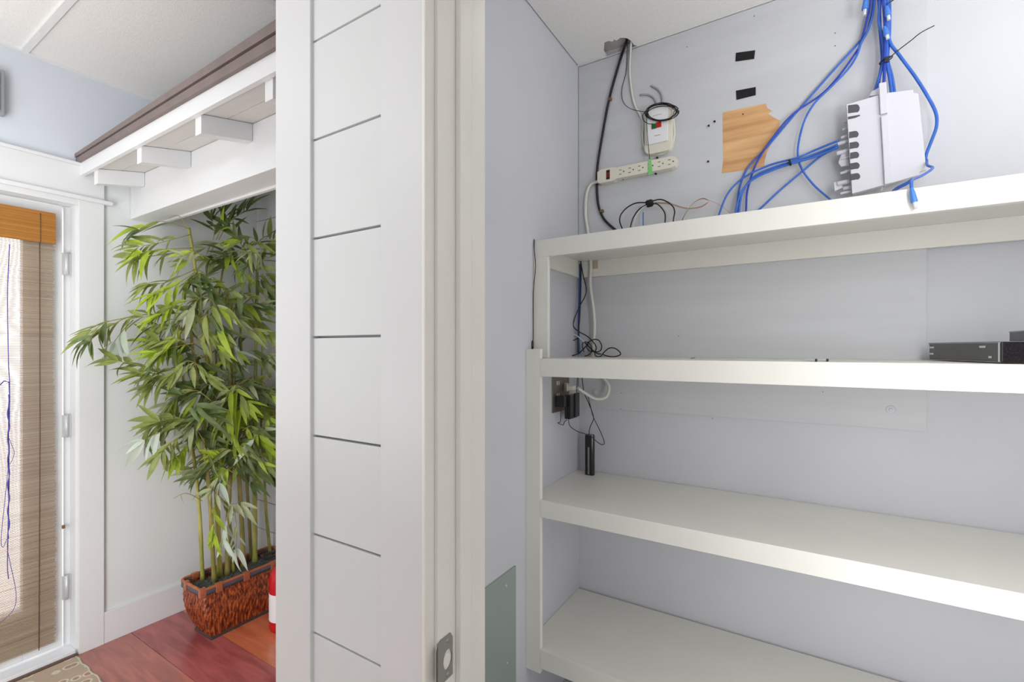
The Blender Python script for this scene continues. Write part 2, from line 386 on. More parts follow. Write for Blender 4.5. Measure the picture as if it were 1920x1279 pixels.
# plywood backing board screwed to the closet back wall
bdx = PY(1738, 600, YP).x
pb = empty('plywood_backboard', ((XC+bdx)/2, YP+.006, R(-.264)))
tag(pb, 'grey painted plywood backing board on the closet back wall behind the shelves', 'board')
box('board', (XC+.002, YP, R(-.264)), (bdx, YB-.0005, CZ-.004), M_board, pb, .0015)
patch = [(1355, 211), (1400, 201), (1436, 194), (1439, 203), (1448, 208), (1440, 213), (1452, 221), (1463, 226), (1461, 243), (1455, 255), (1447, 267), (1438, 285), (1434, 300), (1433, 312), (1390, 320), (1353, 325), (1356, 300), (1355, 250)]
MB().prism([PY(x, y_, YP-.0006) for x, y_ in patch], (0, .0008, 0)).build('bare_wood_patch', M_wood, pb)['label'] = 'unpainted square of orange wood'
for x, y_, r in ((1393, 214, .003),):
    p = PY(x, y_, YP-.0008); MB().lathe(p, (0, -1, 0), [(0, r), (.001, r*.8)], 12).build('knot', mat('knot_brown', (92, 40, 24), .7), pb)
for x, y_ in ((1670, 768), (1116, 735)):
    p = PY(x, y_, YP); w = MB().lathe(p, (0, -1, 0), [(0, .014), (.0012, .0135), (.0014, .009)], 24).build('washer', M_closet, pb)
    MB().lathe(p+Vector((0, -.0014, 0)), (0, -1, 0), [(0, .0055), (.002, .0045), (.0022, .0015)], 14).build('screw_head', M_board, w)
for x, y_ in ((1272, 630), (1288, 88), (1165, 737), (1164, 767), (1566, 62), (1566, 86), (1414, 30), (1543, 735), (1336, 785)):
    p = PY(x, y_, YP); MB().lathe(p, (0, -1, 0), [(0, .0022), (.0015, .0018)], 8).build('nail_head', M_steeld, pb)

# two strips of black tape
for n, pts in enumerate((((1380, 99), (1416, 94), (1414, 110), (1379, 115)), ((1380, 170), (1417, 163), (1417, 178), (1381, 187)))):
    o = MB().prism([PY(x, y_, YP-.0022) for x, y_ in pts], (0, .002, 0)).build('tape_strip', M_bfab)
    tag(o, ('upper' if n == 0 else 'lower')+' black hook-and-loop strip on the grey board '+('near the ceiling' if n == 0 else 'just above the bare wood patch'), 'tape', 'black strips on the backing board')
# loose screws near the patch
for (x, y_), lab in zip(((1330, 237), (1341, 229), (1329, 304)), ('small dark screw in the board, lower left of the pair beside the wood patch', 'small dark screw in the board, upper right of the pair beside the wood patch', 'single small dark screw in the board beside the bottom of the wood patch')):
    p = PY(x, y_, YP); tag(MB().lathe(p, (-.2, -1, .1), [(0, .0018), (.006, .0018), (.0061, .004), (.008, .0038)], 10).build('screw', M_bplast), lab, 'screw', 'screws in the backing board')

# closet ceiling with a torn hole at the back edge
hole = [(1132, 101), (1133, 80), (1140, 77), (1149, 78), (1151, 74), (1156, 76), (1163, 71), (1172, 71), (1178, 73), (1184, 77), (1188, 84)]
hp = [PZ(x, y_, CZ) for x, y_ in hole]
yb = YB
ring = [(-.95+.09, .742), (1.5, .742), (1.5, yb), (hp[-1].x+.02, yb)]+[(p.x, min(p.y, yb-.002)) for p in hp[::-1]]+[(hp[0].x, yb), (-.95+.09, yb)]
ring = [(a, b, CZ) for a, b in ring]
cc = MB().prism(ring, (0, 0, .016)).build('ceiling_closet', M_tile); struct(cc)
bm = bmesh.new(); bm.from_mesh(cc.data); bmesh.ops.triangulate(bm, faces=[f for f in bm.faces if len(f.verts) > 4]); bm.to_mesh(cc.data); bm.free()
box('edge_angle', (XC, YP-.014, CZ-.0015), (PY(1131, 100, YP).x, YP, CZ-.0002), M_grid, cc)
box('edge_angle', (PY(1131, 100, YP).x, YP-.0025, CZ-.0015), (1.5, YP, CZ+.002), M_grid, cc)
struct(MB().box((-.95, .742, CZ+.22), (1.62, YB+.08, CZ+.25)).box((-1.2, 1.78, CZ+.017), (1.5, YP, CZ+.018) if False else (-1.19, 1.79, CZ+.018)).build('ceiling_plenum', mat('plenum_grey', (150, 146, 144), .8)))
box('insulation_batt', (PZ(1134, 88, CZ).x-.03, 1.90, CZ+.03), (PZ(1184, 88, CZ).x+.03, YB, CZ+.10), mat('grey_insulation', (172, 166, 164), .9, bump=.6, bscale=60), cc)

# green-grey access panel
ap = empty('access_panel', (XC, 1.2, R(.05)-.5))
tag(ap, 'grey green flat access panel low on the closet left wall', 'panel')
box('panel_face', (XC, 1.0, R(-1.25)), (XC+.006, PX(965, 1000, XC).y, PX(965, 1060, XC).z), M_green, ap, .0015)
p = PX(949, 1098, XC+.006); MB().lathe(p, (1, 0, 0), [(0, .005), (.002, .004)], 12).build('screw', M_hinge, ap)
p = PX(951, 1243, XC+.006); MB().lathe(p, (1, 0, 0), [(0, .004), (.002, .003)], 12).build('screw', M_hinge, ap)

# ------------------------------------------------------------------ shelving
sh = empty('closet_shelving', (.2, 1.72, R(-1.17)))
tag(sh, 'cream painted built in shelving with four long shelves in the closet', 'shelves')
YF, YT, XE = 1.488, 1.547, 1.5
box('post', (XC+.0005, YF, R(-1.172)), (-.803, YF+.019, R(-.001)), M_cream, sh, .0015)
box('post', (XC+.0005, YT, R(-.034)), (-.803, YT+.019, R(.345)), M_cream, sh, .0015)
def shelf(zt, zbm, yf, cleat=None):
    s = box('shelf', (XC+.001, yf+.019, R(zt)-.018), (XE, YP-.001, R(zt)), M_cream, sh, .001)
    x0 = XC+.0005 if yf == YT else -.8025
    box('front_edge', (x0, yf-.0005, R(zbm)), (XE, yf+.0187, R(zt)+.0005), M_cream, s, .0015)
    return s
s1 = shelf(.407, .343, YT)
box('back_cleat', (XC+.019, YP-.019, R(.318)), (XE, YP-.001, R(.389)), M_cream, s1, .001)
box('side_cleat', (XC+.0005, YT+.02, R(.318)), (XC+.019, YP-.001, R(.389)), M_cream, s1, .001)
s2 = shelf(-.0357, -.100, YF)
box('side_cleat', (XC+.0005, YF+.02, R(-.105)), (XC+.024, 1.70, R(-.054)), M_cream, s2, .001)
s3 = shelf(-.5465, -.607, YF); s4 = shelf(-1.085, -1.152, YF)
# notch with chipped paint in the cleat where the cords pass
box('cord_notch', (PY(1111, 500, YP-.0192).x, YP-.0195, R(.352)), (PY(1121, 500, YP-.0192).x, YP-.0189, R(.389)), mat('chipped_beige', (190, 176, 150), .8), s1)

# ------------------------------------------------------------------ loft roof over the alcove
lf = empty('porch_roof', (-1.9, .95, R(.64)))
tag(lf, 'white indoor porch roof with rafter tails and dark brown metal edge above the plant alcove', 'roof')
sl = .22; YR = .789; XL, XR = XW+.002, -.62+.0
def zr(y): return R(.806)+sl*(y-YR)
# roof runs until the centre wall column; behind the column it ends at -0.951
XR = -.951
ys = [YR+.016, .895, .99, 1.085, 1.21, 1.335, 1.46, 1.615]
for a, b in zip(ys[:-1], ys[1:]):
    a2, b2 = a+.0012, b-.0012
    MB().hexa([(XL, a2, zr(a2)), (XR, a2, zr(a2)), (XR, b2, zr(b2)), (XL, b2, zr(b2)), (XL, a2, zr(a2)+.02), (XR, a2, zr(a2)+.02), (XR, b2, zr(b2)+.02), (XL, b2, zr(b2)+.02)]).build('soffit_board', M_soffit, lf)
box('fascia', (XL, YR, R(.802)), (-.93+.0-.021, YR+.0165, R(.860)), M_white, lf, .0015)
def bar(n, z0a, z1a, z0b, z1b, y0, y1, m):
    return MB().hexa([(XL, y0, R(z0a)), (-.951, y0, R(z0b)), (-.951, y1, R(z0b)), (XL, y1, R(z0a)), (XL, y0, R(z1a)), (-.951, y0, R(z1b)), (-.951, y1, R(z1b)), (XL, y1, R(z1a))]).build(n, m, lf)
bar('lower_metal_edge', .860, .880, .860, .896, YR-.012, 1.0, M_brown)
bar('shadow_gap', .880, .884, .896, .903, YR+.004, 1.0, M_dark)
bar('upper_metal_edge', .884, .900, .903, .938, YR-.016, 1.0, M_brown)
MB().hexa([(XL, 1.0, R(.87)), (XR, 1.0, R(.87)), (XR, 1.62, R(1.01)), (XL, 1.62, R(1.01)), (XL, 1.0, R(.90)), (XR, 1.0, R(.938)), (XR, 1.62, R(1.04)), (XL, 1.62, R(1.04))]).build('roof_sheet', M_brown, lf)
for X in (-2.73, -2.275, -1.80, -1.375):
    y0, y1 = .806, .984; o = -.0015
    MB().hexa([(X, y0, zr(y0)-.068), (X+.041, y0, zr(y0)-.068), (X+.041, y1, zr(y1)-.068), (X, y1, zr(y1)-.068), (X, y0, zr(y0)+o), (X+.041, y0, zr(y0)+o), (X+.041, y1, zr(y1)+o), (X, y1, zr(y1)+o)]).build('rafter_tail', M_white, lf, .0015)
hb = MB().hexa([(XL, .985, R(.648)), (XR, .985, R(.656)), (XR, 1.085, R(.656)), (XL, 1.085, R(.648)), (XL, .985, zr(.985)-.001), (XR, .985, zr(.985)-.001), (XR, 1.085, zr(.985)-.001), (XL, 1.085, zr(.985)-.001)]).build('header_beam', M_white, lf, .003)
box('header_ledger', (XL, 1.087, R(.642)), (XR, 1.105, R(.80)), M_white, lf, .003)

# ------------------------------------------------------------------ room ceiling: grid and tiles
ce = struct(MB().box((-3.0, -3.1, CZ+.05), (2.5, 2.1, CZ+.08)).build('ceiling', mat('light_block_slab', (200, 200, 200), .8)))  # slab over the tiles, out of view, added to block light
ex = [XW, -1.66, -.44, .78, 2.0]
ey = [.607-.61*k for k in range(-2, 6)][::-1]
ymax = lambda x0: 1.632 if x0 < -.96 else .60
q = MB()
for x in ex[1:]:
    q.box((x-.012, -2.4, CZ-.002), (x+.012, 1.63 if x < -.95 else YS-.001, CZ+.0065))
for y_ in ey:
    q.box((XW, y_-.012, CZ-.0025), (2.4 if y_ < YS-.03 else -.955, y_+.012, CZ+.0065))
q.box((XW, -2.4, CZ-.004), (XW+.018, 1.63, CZ+.0065))
q.build('ceiling_grid', M_grid, ce)
for i in range(len(ex)-1):
    for j in range(len(ey)-1):
        x0, x1, y0, y1 = ex[i]+.001, ex[i+1]-.001, ey[j]+.001, ey[j+1]-.001
        if y0 > .6 and x0 > -1.0: continue
        if y1 > .59 and x1 > -.95: 
            if y0 > .57: x1 = -.955
            else: y1 = min(y1, YS)
        if x1-x0 < .05 or y1-y0 < .05: continue
        box('ceiling_tile', (x0, y0, CZ+.006), (x1, min(y1, 1.62), CZ+.02), M_tile, ce)

# ------------------------------------------------------------------ rug
rg = empty('rug', (-2.4, .3, 0))
tag(rg, 'faded beige patterned rug on the floor in front of the entrance door', 'rug')
m = bpy.data.materials.new('faded_rug'); m.use_nodes = True; nt = m.node_tree; b = nt.nodes['Principled BSDF']; b.inputs['Roughness'].default_value = .95
tc = nt.nodes.new('ShaderNodeTexCoord'); vo = nt.nodes.new('ShaderNodeTexVoronoi'); vo.inputs['Scale'].default_value = 17
no = nt.nodes.new('ShaderNodeTexNoise'); no.inputs['Scale'].default_value = 14; no.inputs['Detail'].default_value = 5
r1 = nt.nodes.new('ShaderNodeValToRGB'); e = r1.color_ramp.elements
e[0].position = .22; e[0].color = (*lin((150, 122, 96)), 1); e[1].position = .27; e[1].color = (*lin((226, 218, 198)), 1)
x_ = e.new(.33); x_.color = (*lin((214, 206, 186)), 1); x_ = e.new(.38); x_.color = (*lin((172, 154, 132)), 1)
r2 = nt.nodes.new('ShaderNodeValToRGB'); e = r2.color_ramp.elements
e[0].position = .4; e[0].color = (*lin((182, 172, 156)), 1); e[1].position = .62; e[1].color = (*lin((212, 178, 160)), 1)
mx = nt.nodes.new('ShaderNodeMix'); mx.data_type = 'RGBA'; mx.inputs[0].default_value = .3
nt.links.new(tc.outputs['Object'], vo.inputs[0]); nt.links.new(tc.outputs['Object'], no.inputs[0]); nt.links.new(vo.outputs[0], r1.inputs[0]); nt.links.new(no.outputs[0], r2.inputs[0])
nt.links.new(r1.outputs[0], mx.inputs[6]); nt.links.new(r2.outputs[0], mx.inputs[7]); nt.links.new(mx.outputs[2], b.inputs['Base Color'])
box('pile', (XW+.033, -.6, .0005), (-1.6, .768, .009), m, rg, .002)
q = MB(); 
ring = [(XW+.033+i*.03, .768+.004*math.sin(i*1.7), .005) for i in range(42)]
q.tube(ring, .0055, 6); q.build('bound_edge', mat('rug_edge', (196, 190, 168), .9), rg)

# ------------------------------------------------------------------ fire extinguisher behind the column
fe = empty('fire_extinguisher', (-2.245, 1.41, 0))
tag(fe, 'red fire extinguisher on the floor beside the basket planter', 'extinguisher')
ax = (-2.245, 1.41)
MB().lathe((ax[0], ax[1], 0), (0, 0, 1), [(0, .050), (.006, .060), (.02, .063), (.26, .063), (.29, .055), (.312, .035), (.325, .018), (.345, .016)], 28).build('cylinder', M_fred, fe)
MB().lathe((ax[0], ax[1], .055), (0, 0, 1), [(0, .0638), (.135, .0638)], 28).build('label', M_label, fe)
MB().lathe((ax[0], ax[1], .345), (0, 0, 1), [(0, .019), (.03, .019), (.034, .012)], 16).build('valve', M_steel, fe)
MB().box((ax[0]-.012, ax[1]-.10, .377), (ax[0]+.012, ax[1]+.02, .385)).build('handle', M_bplast, fe, .002)
MB().box((ax[0]-.012, ax[1]-.11, .398), (ax[0]+.012, ax[1]+.02, .405)).build('lever', M_bplast, fe, .002)
MB().tube(spline([(ax[0]-.015, ax[1], .36), (ax[0]-.06, ax[1]+.01, .35), (ax[0]-.075, ax[1]+.01, .25), (ax[0]-.068, ax[1]+.01, .12)], 6), .007, 8).build('hose', M_black, fe)

# ------------------------------------------------------------------ potted bamboo
pl = empty('potted_bamboo', (-2.56, 1.38, 0))
tag(pl, 'tall leafy bamboo plant in an oblong brown woven basket in the alcove', 'plant')
def rrect(cx, cy, hx, hy, r, n=10):
    out = []
    for (sx, sy, a0) in ((1, 1, 0), (-1, 1, 90), (-1, -1, 180), (1, -1, 270)):
        for j in range(n+1):
            q = math.radians(a0+90*j/n); out.append((cx+sx*(hx-r)+r*math.cos(q), cy+sy*(hy-r)+r*math.sin(q)))
    return out
def resample(ring, n):
    L = [0]
    for i in range(len(ring)): a, b = ring[i], ring[(i+1) % len(ring)]; L.append(L[-1]+math.hypot(b[0]-a[0], b[1]-a[1]))
    out = []; k = 0
    for i in range(n):
        s = L[-1]*i/n
        while L[k+1] < s: k += 1
        a, b = ring[k], ring[(k+1) % len(ring)]; t = (s-L[k])/max(1e-9, L[k+1]-L[k])
        out.append((a[0]+(b[0]-a[0])*t, a[1]+(b[1]-a[1])*t))
    return out
BY0, BY1 = 1.135, 1.605
NP, NH = 220, 34
vs = []; fs = []
for i in range(NH+1):
    t = i/NH; z = .012+t*.213
    x0 = -2.595-.075*t**.8-.018*math.sin(math.pi*t); x1 = -2.440-.028*t+.012*math.sin(math.pi*t)
    y0 = 1.165-.03*t-.016*math.sin(math.pi*t); y1 = 1.575+.03*t
    rg_ = resample(rrect((x0+x1)/2, (y0+y1)/2, (x1-x0)/2, (y1-y0)/2, .022), NP)
    cx, cy = (x0+x1)/2, (y0+y1)/2
    for j, (a, b) in enumerate(rg_):
        w = .0022*math.sin(j*math.pi/2+ (math.pi/2 if (i//2) % 2 else -math.pi/2)*1+i*.35)+random.uniform(-.0007, .0007)
        n_ = Vector((a-cx, (b-cy)*.4, 0)).normalized(); vs.append((a+n_.x*w, b+n_.y*w, z))
for i in range(NH):
    for j in range(NP): fs.append((i*NP+j, i*NP+(j+1) % NP, (i+1)*NP+(j+1) % NP, (i+1)*NP+j))
m = bpy.data.materials.new('woven_brown_cane'); m.use_nodes = True; nt = m.node_tree; b = nt.nodes['Principled BSDF']; b.inputs['Roughness'].default_value = .32
tc = nt.nodes.new('ShaderNodeTexCoord'); mp = nt.nodes.new('ShaderNodeMapping'); mp.inputs['Scale'].default_value = (90, 90, 22); mp.inputs['Rotation'].default_value = (.15, .15, 0)
no = nt.nodes.new('ShaderNodeTexNoise'); no.inputs['Scale'].default_value = 1.3; no.inputs['Detail'].default_value = 3
r1 = nt.nodes.new('ShaderNodeValToRGB'); e = r1.color_ramp.elements; e[0].position = .36; e[0].color = (*lin((70, 28, 16)), 1); e[1].position = .66; e[1].color = (*lin((190, 98, 44)), 1)
x_ = e.new(.5); x_.color = (*lin((138, 58, 26)), 1)
bp = nt.nodes.new('ShaderNodeBump'); bp.inputs['Strength'].default_value = .6; bp.inputs['Distance'].default_value = .003
nt.links.new(tc.outputs['Object'], mp.inputs[0]); nt.links.new(mp.outputs[0], no.inputs[0]); nt.links.new(no.outputs[0], r1.inputs[0]); nt.links.new(r1.outputs[0], b.inputs['Base Color'])
nt.links.new(no.outputs[0], bp.inputs['Height']); nt.links.new(bp.outputs[0], b.inputs['Normal']); M_cane = m
bk = MB().add(vs, fs, True).add([(a, b, .012) for a, b in rrect(-2.5175, 1.37, .077, .205, .02)], [list(range(44))]).build('basket', M_cane, pl)
M_rimd = mat('dark_cane_rim', (84, 80, 88), .35, var=.15, vscale=30, stretch=(1, 1, 12)); M_rimb = mat('brown_cane_binding', (172, 98, 66), .35, var=.2, vscale=60, stretch=(1, 6, 1))
ro = rrect(-2.5735, 1.37, .1135, .242, .03, 6); ri = rrect(-2.5735, 1.37, .101, .2295, .022, 6); n = len(ro)
def band(z0, z1, m, name, ro, ri):
    vs = [(a, b, z0) for a, b in ro]+[(a, b, z1) for a, b in ro]+[(a, b, z1) for a, b in ri]+[(a, b, z0) for a, b in ri]
    fs = []
    for j in range(n):
        k = (j+1) % n; fs += [(j, k, n+k, n+j), (n+j, n+k, 2*n+k, 2*n+j), (2*n+j, 2*n+k, 3*n+k, 3*n+j), (3*n+j, 3*n+k, k, j)]
    return MB().add(vs, fs, True).build(name, m, bk)
band(.214, .238, M_rimd, 'rim', ro, ri)
MB().tube([(a, b, .243) for a, b in rrect(-2.5735, 1.37, .108, .237, .026, 6)], .0075, 8, closed=True).build('rim_cane', M_rimb, bk)
def wrap(x, y_, wx, wy): MB().box((x-wx, y_-wy, .208), (x+wx, y_+wy, .2525)).build('binding', M_rimb, bk, .003)
for y_ in (1.21, 1.345, 1.49): wrap(-2.4655, y_, .010, .016)
for y_ in (1.2, 1.42): wrap(-2.681, y_, .010, .016)
wrap(-2.62, 1.1345, .013, .010)
wrap(-2.4725, 1.1385, .012, .014)
MB().box((-2.60, 1.16, 0), (-2.435, 1.58, .013)).build('foot_frame', mat('dark_foot', (70, 60, 60), .5), bk, .003)
SZ = .222
q = MB(); q.add([(a, b, SZ-.012) for a, b in rrect(-2.5735, 1.37, .10, .229, .02)], [list(range(44))])
for i in range(150):
    x, y_ = random.uniform(-2.665, -2.485), random.uniform(1.15, 1.59); r = random.uniform(.006, .013)
    q.lathe((x, y_, SZ-.016), (random.uniform(-.3, .3), random.uniform(-.3, .3), 1), [(0, r), (.006, r*.9), (.010, r*.4)], 6)
tag(q.build('pebbles', M_soil, pl), kind='stuff')

M_cane1 = mat('bamboo_stem_green', (150, 152, 62), .4, var=.2, vscale=18, rgb2=(186, 178, 96), stretch=(1, 1, .35))
M_cane2 = mat('bamboo_stem_olive', (128, 124, 58), .4, var=.2, vscale=18, rgb2=(164, 148, 84), stretch=(1, 1, .35))
STEMS = [
 ([(380,1088),(374,960),(365,870),(352,783),(341,680),(335,610)], .0095),
 ([(402,1092),(393,930),(384,844),(378,763),(363,667),(355,590)], .0105),
 ([(412,1082),(405,900),(398,790),(390,690),(378,600),(367,512),(354,427)], .0125),
 ([(426,1078),(428,960),(433,860),(431,760),(432,650),(433,560)], .0125),
 ([(437,1072),(424,930),(412,830),(405,760),(397,680),(390,600)], .010),
 ([(457,1062),(452,960),(446,860),(440,760),(436,650),(425,540)], .0125),
 ([(478,1052),(478,960),(476,860),(478,760),(480,650),(482,510)], .013),
 ([(471,1050),(465,940),(458,830),(455,700),(450,600)], .009),
 ([(507,1041),(499,960),(495,880),(490,800),(492,640)], .0085),
 ([(440,1050),(416,860),(405,700),(410,560),(425,470)], .008)]
SP3 = []
for k, (pts, r) in enumerate(STEMS):
    base = PZ(*pts[0], SZ-.012); X = base.x; P = [base]
    for j, (a, b_) in enumerate(pts[1:]): P.append(PX(a, b_, X+.012*math.sin(j+k)))
    sp3 = spline(P, 8); SP3.append((sp3, X))
    rr = []
    for j in range(len(sp3)):
        t = j/(len(sp3)-1); rr.append(r*(1-.45*t)*(1.28 if j == 0 else 1.1 if j == 1 else 1)*(1.12 if j % 5 == 0 else 1.0))
    MB().tube(sp3, rr, 10).build('stem', M_cane1 if k % 2 == 0 else M_cane2, pl)
LM = [mat('leaf_lime', (182, 206, 70), .4, trans=.4, var=.1, vscale=30), mat('leaf_olive', (154, 166, 92), .4, trans=.35, var=.12, vscale=30),
      mat('leaf_dark', (108, 126, 76), .4, trans=.3, var=.15, vscale=30), mat('leaf_sage', (180, 188, 146), .35, trans=.3, var=.1, vscale=30),
      mat('leaf_silver', (212, 224, 210), .3, trans=.25)]
def leafmesh(L, w, droop, m, name):
    segs = 7; vs = []; fs = []
    for i in range(segs+1):
        t = i/segs; x = L*t; z = -droop*L*t*t; ww = w*math.sin(math.pi*min(1, t**.72))**.9*.5+.0004
        vs += [(x, -ww, z+ww*.35), (x, 0, z), (x, ww, z+ww*.35)]
    for i in range(segs):
        a = i*3; fs += [(a, a+3, a+4, a+1), (a+1, a+4, a+5, a+2)]
    me = bpy.data.meshes.new(name); me.from_pydata(vs, [], fs); me.polygons.foreach_set('use_smooth', [True]*len(fs)); me.materials.append(m); return me
LVAR = [[leafmesh(.130, .025, .18, m, 'leaf'), leafmesh(.155, .029, .38, m, 'leaf'), leafmesh(.112, .022, .1, m, 'leaf')] for m in LM]
LEAVES = []
def orient(p, d, nrm):
    d = d.normalized(); y_ = nrm.cross(d); y_ = y_.normalized() if y_.length > 1e-3 else Vector((0, 1, 0)); z_ = d.cross(y_)
    M = Matrix((d, y_, z_)).transposed().to_4x4(); M.translation = p; return M
VW = Vector((-FX, -FY, 0)); RT = Vector((RX, RY, 0)); UP = Vector((0, 0, 1))
def clampP(p, d, L):
    q = p+d*L
    if q.x < XW+.02 and d.x < 0: d = Vector((max(d.x, (XW+.02-p.x)/L), d.y, d.z)).normalized()
    q = p+d*L
    if q.y > 1.61: d = Vector((d.x, min(d.y, (1.61-p.y)/L), d.z)).normalized()
    return d
def addleaf(p, ang, dep, sz=1, tone=None):   # ang: direction as seen from the room, degrees from right, ccw
    a = math.radians(ang); d = (RT*math.cos(a)+UP*math.sin(a))*math.cos(dep)+VW*math.sin(dep)
    d = clampP(p, d, .14*sz)
    q_ = p+d*.15*sz
    if max(q_.z, p.z) > R(.60) and min(q_.y, p.y) < 1.14: return
    nrm = (VW*random.uniform(.25, 1)+UP*random.uniform(.3, 1)+RT*random.uniform(-.5, .5)).normalized()
    ti = tone if tone is not None else random.choices(range(5), (26, 34, 22, 13, 5))[0]
    M = orient(p, d, nrm)@Matrix.Scale(sz*random.uniform(.85, 1.15), 4)
    LEAVES.append((M, ti, random.randrange(3)))
M_twig = mat('bamboo_twig', (150, 140, 70), .5)
twigs = []
def spray(pts, X, n, tone=None, hang=0, sz=1, fan=True):
    P = [PX(a, b_, X) for a, b_ in pts]; sp_ = spline(P, 6); m_ = len(sp_); twigs.append(sp_)
    dx = pts[-1][0]-pts[0][0]; dy = -(pts[-1][1]-pts[0][1]); base = math.degrees(math.atan2(dy, dx))
    for i in range(n):
        t = .25+.75*(i+random.random()*.5)/n; p = sp_[min(m_-1, int(t*(m_-1)))]
        s_ = 1 if i % 2 else -1; ang = base+s_*random.uniform(18, 55)
        if hang: 
            tgt = -95+random.uniform(-30, 30); ang = base*(1-hang)+(tgt if abs(tgt-base) < 180 else tgt+360)*hang+s_*random.uniform(5, 25)
        addleaf(p, ang, random.uniform(-.5, .6), sz, tone if random.random() < .75 else None)
    if fan:
        for a in (-22, 3, 25): addleaf(sp_[-1], base+a+random.uniform(-6, 6)-(20*hang if dx > 0 else -20*hang), random.uniform(-.2, .3), sz, tone)
# sprays read off the photograph
spray([(352,428),(300,415),(262,432)], -2.55, 7, 2)
spray([(354,430),(335,405),(318,408)], -2.52, 7, 1)
spray([(356,440),(300,455),(262,462)], -2.50, 8, 1)
spray([(360,465),(300,468),(268,474)], -2.48, 7, 0, .3)
spray([(358,470),(285,480),(258,482)], -2.58, 6, 1, .6)
spray([(366,505),(310,530),(280,532)], -2.52, 8, 1, .2)
spray([(366,510),(320,540),(288,552)], -2.46, 8, 0, .3)
spray([(372,560),(330,570),(300,590)], -2.46, 9, 0, .3)
spray([(375,590),(330,588),(270,594)], -2.52, 5, 1)
spray([(310,590),(250,592),(205,612),(178,622)], -2.60, 9, 1, .35)
spray([(260,592),(200,604),(176,622),(168,640)], -2.56, 8, 2, .5, .9)
spray([(250,600),(230,620),(215,640)], -2.66, 5, 4, .7, .9)
spray([(340,717),(290,695),(250,682),(222,678)], -2.56, 7, 1, .15)
spray([(330,712),(285,700),(262,700)], -2.50, 7, 1, .35)
spray([(330,700),(300,710),(285,722)], -2.6, 6, 1, .3)
spray([(380,640),(330,650),(290,660)], -2.46, 9, 0, .4)
spray([(370,630),(320,640),(285,640)], -2.6, 8, 0, .5)
spray([(398,690),(340,640),(300,640)], -2.5, 8, 1, .4)
spray([(384,830),(360,795),(330,785),(300,790)], -2.50, 9, 1, .3)
spray([(345,790),(310,790),(285,800)], -2.56, 8, 1, .45)
spray([(340,800),(300,810),(270,825)], -2.54, 8, 4, .6)
spray([(350,810),(320,830),(300,850)], -2.48, 8, 1, .6)
spray([(360,830),(345,840),(335,855)], -2.52, 7, 0, .6)
spray([(350,720),(330,745),(318,770)], -2.6, 6, 1, .5)
# upper right against the grey wall
spray([(405,450),(418,425),(440,408),(462,396)], -2.60, 8, 2, 0, .9)
spray([(400,450),(402,430),(398,415)], -2.62, 5, 2, 0, .9)
spray([(410,450),(424,420),(420,400)], -2.62, 6, 2, 0, .8)
spray([(470,520),(458,470),(440,440),(430,425)], -2.56, 8, 2, 0, .9)
spray([(470,500),(470,470),(490,450),(512,450)], -2.56, 8, 2, 0, .9)
spray([(478,520),(490,490),(515,480)], -2.52, 6, 1, 0, .9)
spray([(472,500),(455,480),(430,480)], -2.6, 7, 2, 0, .9)
# pale drooping sprays in front of the stems
spray([(384,840),(400,870),(412,905)], -2.44, 3, 4, .9, .8)
spray([(392,910),(410,930),(430,945),(452,942)], -2.44, 6, 3, .9, .8)
spray([(430,950),(424,985),(420,1010)], -2.43, 6, 4, .95, .8)
spray([(440,960),(444,1000),(442,1030)], -2.43, 6, 4, .95, .7)
spray([(402,935),(400,970),(404,1000)], -2.43, 4, 0, .9, .8)
spray([(380,940),(350,925),(325,935)], -2.5, 2, 3, .5, .45, False)
# dense interior
for i in range(140):
    sp3, X = random.choice(SP3[2:]); 
    x0 = random.uniform(330, 512); y0 = random.uniform(455, 800) if i < 78 else random.uniform(720, 890)
    if i >= 78: x0 = random.uniform(400, 515)
    if x0 < 360 and y0 < 450: continue
    s_ = random.choice((-1, 1)); 
    if x0 > 470: s_ = random.choice((-1, -1, 1))
    x1 = x0+s_*random.uniform(25, 55); y1 = y0+random.uniform(-12, 30)
    XX = random.uniform(-2.72, -2.40)
    spray([(x0, y0), ((x0+x1)/2, min(y0, y1)-8), (x1, y1)], XX, random.randint(4, 6), random.choice((0, 1, 1, 2, 2, 3, None)), random.choice((.2, .5, .7)), random.uniform(.8, 1.05))
q = MB()
for t_ in twigs: q.tube(t_, [.0022*(1-.6*i/(len(t_)-1)) for i in range(len(t_))], 5)
tag(q.build('twigs', M_twig, pl), kind='stuff')
plw = wl(pl)
rest = {}
# the 300 that stand nearest the viewer are leaves of their own
order = sorted(range(len(LEAVES)), key=lambda i: LEAVES[i][0].translation.dot(Vector((FX, FY, 0))))
HEROES = set(order[:295])
for i, (M, ti, vi) in enumerate(LEAVES):
    me = LVAR[ti][vi]
    if i in HEROES:
        o = bpy.data.objects.new('leaf', me); COL.objects.link(o); o.parent = pl; o.matrix_basis = Matrix.Translation(-plw)@M
    else:
        q = rest.setdefault(ti, MB()); q.add([M@v.co for v in me.vertices], [tuple(p.vertices) for p in me.polygons], True)
allq = MB(); mi = []
for ti, q in rest.items():
    mi += [ti]*len(q.f); allq.add(q.v, q.f, True)
fo = allq.build('foliage', LM[0], pl)
for m in LM[1:]: fo.data.materials.append(m)
fo.data.polygons.foreach_set('material_index', mi); tag(fo, kind='stuff')

# ------------------------------------------------------------------ closet cables and devices
ST = R(.407)
def cable(name, label, cat, pts, Y, r, m, group=None, k=7, parent=None, n=8):
    P = [PY(p[0], p[1], p[2] if len(p) > 2 else Y) for p in pts]
    P = [Vector((max(v.x, XC+.003+r), v.y, v.z)) for v in P]
    o = MB().tube(spline(P, k), r, n).build(name, m, parent)
    if label: tag(o, label, cat, group)
    return o
